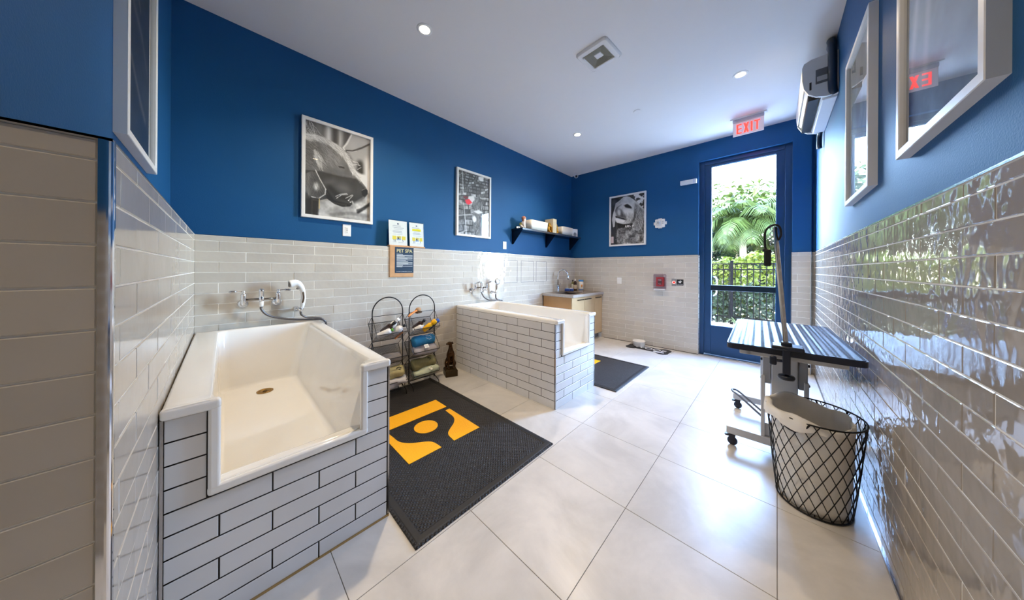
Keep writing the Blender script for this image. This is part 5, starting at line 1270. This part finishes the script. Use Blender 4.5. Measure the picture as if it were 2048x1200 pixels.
MB().ball((0.008, 0.0, 0.175), (0.040, 0.043, 0.030)).build('brown_cap', M('figurine_brown', (196, 128, 96), 0.35), b)
for s in (-1, 1): MB().ball((0.008, s*0.046, 0.145), (0.018, 0.010, 0.032)).build('ear', M('figurine_ear', (150, 84, 56), 0.4), b)
MB().ball((-0.005, 0, 0.018), (0.02, 0.03, 0.02)).build('dark_patch', INK, b)
def bin_(y0, y1, x0, x1, h, label):
    t = thing('storage_bin', label, 'bin', ((x0+x1)/2, (y0+y1)/2, SZ), group='white bins on the wall shelf')
    a, b = (x1-x0)/2, (y1-y0)/2; mb = MB()
    o0, o1 = rrect(a*0.92, b*0.93, 0.03), rrect(a, b, 0.035); i0, i1 = rrect(a*0.92-0.004, b*0.93-0.004, 0.03), rrect(a-0.004, b-0.004, 0.035); n = len(o0)
    hz = lambda p: h*(1+0.05*math.cos(p[1]/b*PI/2))
    for k in range(n):
        j = (k+1) % n
        mb.add([o0[k]+(0,), o0[j]+(0,), o1[j]+(hz(o1[j]),), o1[k]+(hz(o1[k]),)], [(0,1,2,3)], True)
        mb.add([i0[k]+(0.004,), i0[j]+(0.004,), i1[j]+(hz(o1[j]),), i1[k]+(hz(o1[k]),)], [(0,3,2,1)], True)
        mb.add([o1[k]+(hz(o1[k]),), o1[j]+(hz(o1[j]),), i1[j]+(hz(o1[j]),), i1[k]+(hz(o1[k]),)], [(0,1,2,3)])
    mb.add([p+(0.004,) for p in i0], [tuple(range(n))]); mb.add([p+(0,) for p in o0], [tuple(range(n-1,-1,-1))])
    mb.build('shell', M('bin_white', (236, 230, 218), 0.45), t)
    MB().bbox((-a*0.985-0.012, -0.04, h*0.72), (-a*0.985+0.004, 0.04, h*0.86), 0.004, 1).build('handle', M('bin_leather_handle', (140, 70, 40), 0.6), t)
    return t
bin_(3.585, 4.065, -0.06, 0.135, 0.155, 'larger white bin beside the puppy figurine on the shelf')
bin_(4.50, 4.885, -0.06, 0.130, 0.150, 'smaller white bin beside the little picture frame on the shelf')
BK = M('book_cream', (226, 212, 178), 0.55, var=0.05); BKP = M('book_pages', (240, 232, 212), 0.8)
for k, (y, h, lab) in enumerate(((4.255, 0.258, 'tall cream book, first of two between gold bookends'), (4.312, 0.256, 'tall cream book with dotted spine, second of two between gold bookends'))):
    t = thing('book', lab, 'book', (0.02, y, SZ), group='books between the dog bookends')
    MB().bbox((-0.09, -0.025, 0), (0.09, -0.022, h), 0.001, 1).bbox((-0.09, 0.022, 0), (0.09, 0.025, h), 0.001, 1).bbox((0.086, -0.025, 0), (0.092, 0.025, h), 0.002, 2).build('cover', BK, t)
    MB().box((-0.086, -0.022, 0.004), (0.086, 0.022, h-0.004)).build('pages', BKP, t)
    mb = MB()
    for q_ in range(6): mb.ball((0.0925, 0.0, 0.05+0.028*q_), (0.001, 0.006, 0.006), 8, 5)
    mb.build('spine_print', M('spine_grey', (180, 170, 150), 0.6), t)
GLD = M('gold_bookend', (206, 152, 54), 0.3, 0.7, var=0.15)
def bookend(y, s, label):
    t = thing('dog_bookend', label, 'bookend', (0.065, y, SZ), (0, 0, R(90) if s > 0 else R(-90)), 'gold dog bookends')
    global V, E_, Rr
    V = [(-0.02, 0, 0.03), (0.0, 0, 0.08), (0.015, 0, 0.13), (0.02, 0, 0.165), (0.045, 0.02, 0.168)]; E_ = [(0, 1), (1, 2), (2, 3), (3, 4)]; Rr = [0.024, 0.026, 0.022, 0.020, 0.011]
    for q_ in (-1, 1):
        limb(2, [(0.035, q_*0.018, 0.10), (0.050, q_*0.018, 0.13)], [0.010, 0.009]); limb(0, [(-0.005, q_*0.022, 0.03), (0.02, q_*0.024, 0.008)], [0.018, 0.010])
    link('dog', skin_mesh('dog', V, E_, Rr, GLD), t, (-0.012, 0, 0.003))
    MB().bbox((-0.045, -0.04, 0), (0.030, 0.04, 0.008), 0.002, 1).bbox((0.030, -0.04, 0), (0.036, 0.04, 0.11), 0.002, 1).build('stand', GLD, t)
bookend(4.175, 1, 'gold dog bookend between the larger white bin and the books')
bookend(4.400, -1, 'gold dog bookend between the books and the smaller white bin')
t = thing('photo_frame', 'small white picture frame at the corner end of the wall shelf', 'picture frame', (0.085, 5.00, SZ), (0, 0, R(72)))
MB().bbox((-0.075, -0.006, 0), (0.075, 0.010, 0.155), 0.002, 1).build('frame', WFRAME, t)
cv = Canvas(30, 32, .92); cv.ell(.55, .70, .28, .26, (.55, .58, .62), 2); cv.ell(.5, .55, .12, .12, (.45, .48, .52), 1)
link('print', print_mesh(cv, 0.124, 0.128), t, (0, -0.0068, 0.078))

# ------------------------------------------------------------------ dog bowl on a bone mat
def bone(l, r, w, n=10):
    P_ = []
    for cx, cy, a0, a1 in ((l, w, -20, 200-40), (-l, w, 20, 200), (-l, -w, 160, 340), (l, -w, 200, 380)):
        P_ += [(cx + r*math.cos(R(a0+(a1-a0)*i/n)), cy + r*math.sin(R(a0+(a1-a0)*i/n))) for i in range(n+1)]
    return P_
t = thing('bowl_mat', 'black bone-shaped feeding mat reading WOOF on the floor by the far wall', 'feeding mat', (1.50, 4.93, 0.0005), (0, 0, R(-3)))
MB().prism(bone(0.235, 0.088, 0.075), 0, 0.005).build('mat', M('black_silicone', (18, 20, 26), 0.5), t)
link('lettering', text_mesh('WOOF', 0.15, 0.0006, WHITE, bold=0.002), t, (0.03, 0.005, 0.0058), (0, 0, 0))
mb = MB().prism(rrect(0.075, 0.022, 0.012), 0.005, 0.0062); mb.xf(Matrix.Translation((0.19, -0.085, 0)) @ Matrix.Rotation(R(8), 4, 'Z')); mb.build('white_mark', WHITE, t)
t = thing('dog_bowl', 'round white dog bowl on the bone-shaped mat', 'bowl', (1.335, 5.005, 0.0062))
MB().lathe([(0.0, 0.0), (0.085, 0.0), (0.092, 0.006), (0.104, 0.078), (0.106, 0.082), (0.102, 0.084), (0.097, 0.080), (0.085, 0.022), (0.075, 0.016), (0.0, 0.014)], 36).build('bowl', M('bowl_ceramic', (240, 238, 234), 0.25, coat=0.4), t)
mb = MB().lathe([(0.095, 0.028), (0.0962, 0.030), (0.0972, 0.040), (0.0965, 0.042)], 36); mb.build('rim_band', M('bowl_grey_band', (206, 208, 214), 0.3), t)
# ------------------------------------------------------------------ garden beyond the door
PAVE = M('pale_paving', (190, 184, 172), 0.8, var=0.06, nscale=4)
o = MB().box((-14, L+0.36, -0.20), (16, 8.55, -0.03)).build('patio', PAVE); struct(o)
o = MB().box((-30, 8.55, -0.22), (30, 45, -0.05)).build('ground', M('garden_soil', (92, 86, 60), 0.95, var=0.3, nscale=2)); struct(o)
IRON = M('black_iron', (3, 3, 4), 0.7, 0.0, spec=0.02)
t = thing('iron_fence', 'black iron picket fence in front of the hedge outside the door', 'fence', (1.0, 8.9, -0.05))
for z in (1.50, 1.36, 0.18): MB().box((-4.5, -0.016, z-0.014), (4.5, 0.016, z+0.014)).build('rail', IRON, t)
pk = MB().box((-0.009, -0.009, 0.02), (0.009, 0.009, 1.50)).mesh('picket', IRON)
for k in range(-38, 39): link('picket', pk, t, (k*0.115, 0, 0))
for k in (-3.6, -1.2, 1.2, 3.6): MB().box((k-0.03, -0.03, 0), (k+0.03, 0.03, 1.58)).build('post', IRON, t)

def leaf_cloud(n, fn, size, seed, asp=0.5, droop=0.0, curl=0.2):
    """n separate leaf blades; fn(r) -> (position, outward direction)"""
    r = np.random.RandomState(seed); vs = []; fs = []
    for i in range(n):
        p, nrm = fn(r); p = np.array(p); nrm = np.array(nrm) + r.normal(size=3)*0.55; nrm /= np.linalg.norm(nrm)+1e-9
        a = np.cross(nrm, r.normal(size=3)); a[2] -= droop; a /= np.linalg.norm(a)+1e-9
        b = np.cross(nrm, a); s = size*(0.6+0.8*r.rand())
        k = len(vs)
        vs += [p, p+a*s*0.5+b*s*asp*0.5+nrm*s*curl*.3, p+a*s-nrm*s*curl*.2, p+a*s*0.5-b*s*asp*0.5+nrm*s*curl*.3]
        fs.append((k, k+1, k+2, k+3))
    me = bpy.data.meshes.new('foliage'); me.from_pydata([tuple(v) for v in vs], [], fs); return me
def leaf_mat(name, rgb, tr=0.25):
    m = M(name, tuple(int(c*0.7) for c in rgb), 0.55, var=0.25, nscale=3.0, spec=0.12)
    t = m.node_tree; b = t.nodes['Principled BSDF']; out = t.nodes['Material Output']
    tl = t.nodes.new('ShaderNodeBsdfTranslucent'); tl.inputs[0].default_value = lin(tuple(min(255, int(c*0.7)) for c in rgb)) + (1,)
    mx = t.nodes.new('ShaderNodeMixShader'); mx.inputs[0].default_value = tr
    t.links.new(b.outputs[0], mx.inputs[1]); t.links.new(tl.outputs[0], mx.inputs[2]); t.links.new(mx.outputs[0], out.inputs[0])
    return m
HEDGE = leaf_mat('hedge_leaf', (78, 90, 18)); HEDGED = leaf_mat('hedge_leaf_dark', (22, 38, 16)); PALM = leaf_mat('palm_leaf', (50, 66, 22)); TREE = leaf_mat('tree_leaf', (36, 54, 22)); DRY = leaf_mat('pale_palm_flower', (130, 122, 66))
BARK = M('bark', (112, 100, 84), 0.9, var=0.25, nscale=12)
# hedge shrubs along the fence: a bright taller one behind, dark lower growth in front
def shrub(x, y, w, d, h, n, size, mat, label, seed, group, z0=-0.05):
    t = thing('hedge_shrub', label, 'shrub', (x, y, z0), group=group)
    def fn(r):
        u, v = r.uniform(-1, 1), r.uniform(0.02, 1)**0.8
        top = 1-0.10*(math.sin(5*u+seed)+1)/2
        q = r.rand()
        if q < .45: return (u*w/2, -d/2*(0.75+.25*r.rand()), v*h*top), (0, -1, .4)
        if q < .8: return (u*w/2, r.uniform(-d/2, d/2), h*top*(0.9+.14*r.rand())), (0, -.2, 1)
        return (u*w/2, r.uniform(-d/2, d/2), v*h*top), (0, -.6, .6)
    me = leaf_cloud(n, fn, size, seed, 0.62); me.materials.append(mat)
    f = link('foliage', me, t); f['kind'] = 'stuff'
    mb = MB(); rr = random.Random(seed)
    for k in range(6): x0 = rr.uniform(-w/2, w/2)*.8; mb.tube([(x0, 0, 0), (x0+rr.uniform(-.1, .1), 0, h*.5), (x0+rr.uniform(-.2, .2), 0, h*.85)], 0.014, 5)
    mb.build('stems', BARK, t)
names = ['', 'leftmost', 'second', 'third', 'rightmost']
for k in range(1, 5):
    shrub(-3.4+1.55*k, 9.55, 1.7, 0.7, 1.68+0.06*math.sin(k*2), 2000, 0.115, HEDGE, 'bright green broad-leaved shrub behind the iron fence, %s of four' % names[k], 20+k, 'hedge behind the fence')
for k in range(1, 5):
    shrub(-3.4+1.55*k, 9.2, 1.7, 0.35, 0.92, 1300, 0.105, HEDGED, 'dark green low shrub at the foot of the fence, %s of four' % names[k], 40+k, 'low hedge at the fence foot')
# strappy grass clumps at the edge of the paving
def grass(x, y, label, seed):
    t = thing('grass_clump', label, 'grass', (x, y, -0.04), group='strappy grass clumps by the paving'); r = random.Random(seed)
    for k in range(22):
        a = r.uniform(0, 2*PI); l = r.uniform(.28, .46); w = 0.013; pts = []
        for i in range(6):
            u = i/5; rad = l*0.75*u; pts.append((rad*math.cos(a), rad*math.sin(a), l*(1.1*u-0.85*u*u*r.uniform(.8, 1.1))))
        tx, ty = -math.sin(a), math.cos(a); vs = []; fs = []
        for i, p in enumerate(pts):
            ww = w*(1-i/5.2); vs += [(p[0]+tx*ww, p[1]+ty*ww, p[2]), (p[0]-tx*ww, p[1]-ty*ww, p[2])]
        for i in range(5): fs.append((2*i, 2*i+1, 2*i+3, 2*i+2))
        MB().add(vs, fs, True).build('blade', leaf_mat('grass_blade', (90, 104, 60)), t)
grass(1.62, 8.62, 'pale strappy grass clump by the paving, left in the door glass', 1)
grass(2.35, 8.66, 'pale strappy grass clump by the paving, middle in the door glass', 2)
grass(2.95, 8.60, 'pale strappy grass clump by the paving, right in the door glass', 3)
grass(0.75, 8.62, 'pale strappy grass clump by the paving, beyond the left door jamb', 4)
# feather palm
def palm(x, y, zc, label, nf, flen, seed, trunk_r=0.11):
    t = thing('palm_tree', label, 'palm tree', (x, y, -0.05)); r = random.Random(seed)
    MB().tube([(0, 0, 0), (0.03, 0, zc*.35), (0.0, 0, zc*.7), (0, 0, zc)], [trunk_r*1.2, trunk_r, trunk_r*.9, trunk_r*.8], 12).build('trunk', M('pale_palm_trunk', (84, 78, 66), 0.85, var=0.15, nscale=8), t)
    for k in range(nf):
        a = 2*PI*k*0.381966*1.0 + r.uniform(-.2, .2); el = R(72 - 92*(k/nf) + r.uniform(-8, 8)); ll = flen*r.uniform(.85, 1.1)
        pts = []; p = Vector((0, 0, zc)); e = el
        for i in range(11):
            pts.append(p.copy()); p = p + Vector((math.cos(a)*math.cos(e), math.sin(a)*math.cos(e), math.sin(e)))*ll/10; e -= R(9+i*0.9)
        mb = MB().tube(pts, [0.022*(1-i/12) for i in range(11)], 5)
        for i in range(3, 46):
            u = i/46*10; j = min(int(u), 9); f = u-j; c = pts[j].lerp(pts[j+1], f); d = (pts[j+1]-pts[j]).normalized()
            side = d.cross(Vector((0, 0, 1))); side = side.normalized() if side.length > 1e-4 else Vector((1, 0, 0))
            lf = ll*0.36*math.sin(PI*min(1, .12+i/49))**0.7
            for s in (-1, 1):
                q = (side*s + d*0.55 + Vector((0, 0, -0.30+r.uniform(-.15, .1)))).normalized()
                m1 = c+q*lf*.5+Vector((0, 0, .02)); m2 = c+q*lf+Vector((0, 0, -lf*.32)); w = d*0.019
                mb.add([c-w*.5, c+w*.5, m1+w, m2, m1-w], [(0, 1, 2, 3, 4)], False)
        mb.build('frond', PALM, t)
    mb = MB()
    for k in range(26):
        a = r.uniform(0, 2*PI); l = r.uniform(.35, .75); mb.tube([(0.1*math.cos(a), 0.1*math.sin(a), zc-.05), (0.22*math.cos(a), .22*math.sin(a), zc-.12-l*.4), (0.26*math.cos(a), .26*math.sin(a), zc-.15-l)], [0.02, 0.02, 0.008], 5)
    mb.build('flower_cluster', DRY, t)
palm(2.13, 13.0, 3.10, 'feather palm with pale trunk framed in the door glass', 30, 1.75, 3)
palm(-0.9, 14.2, 3.4, 'feather palm hidden past the left door jamb', 20, 1.8, 9)
# broad trees behind
def tree(x, y, h, rad, n, label, seed, mat, size=0.30):
    t = thing('garden_tree', label, 'tree', (x, y, -0.05), group='garden trees behind the palm'); rr = random.Random(seed)
    cl = [(rr.gauss(0, .5)*rad, rr.gauss(0, .4)*rad, h-rad*0.85+rr.uniform(-.75, .75)*rad, rad*rr.uniform(.35, .6)) for _ in range(16)]
    mb = MB().tube([(0, 0, 0), (0.05, 0, h*.3), (0, 0, h*.55)], [0.2, 0.16, 0.12], 8)
    for c in cl: mb.tube([(0, 0, h*.35), (c[0]*.5, c[1]*.5, (h*.35+c[2])/2+.2), c[:3]], [0.08, 0.05, 0.015], 5)
    mb.build('trunk', BARK, t)
    def fn(r):
        c = cl[r.randint(len(cl))]; d = r.normal(size=3); d /= np.linalg.norm(d); q = c[3]*(0.75+.3*r.rand())
        return (c[0]+d[0]*q, c[1]+d[1]*q, c[2]+d[2]*q*.7), d*0.6+np.array((0, 0, .8))
    me = leaf_cloud(n, fn, size, seed, 0.42); me.materials.append(mat)
    f = link('foliage', me, t); f['kind'] = 'stuff'
TREE2 = leaf_mat('tree_leaf_light', (62, 76, 26))
tree(0.6, 16.5, 5.6, 2.3, 5200, 'airy pale green tree rising left of the palm', 61, TREE2)
tree(3.6, 17.0, 5.5, 2.4, 5200, 'airy pale green tree rising right of the palm', 62, TREE2)
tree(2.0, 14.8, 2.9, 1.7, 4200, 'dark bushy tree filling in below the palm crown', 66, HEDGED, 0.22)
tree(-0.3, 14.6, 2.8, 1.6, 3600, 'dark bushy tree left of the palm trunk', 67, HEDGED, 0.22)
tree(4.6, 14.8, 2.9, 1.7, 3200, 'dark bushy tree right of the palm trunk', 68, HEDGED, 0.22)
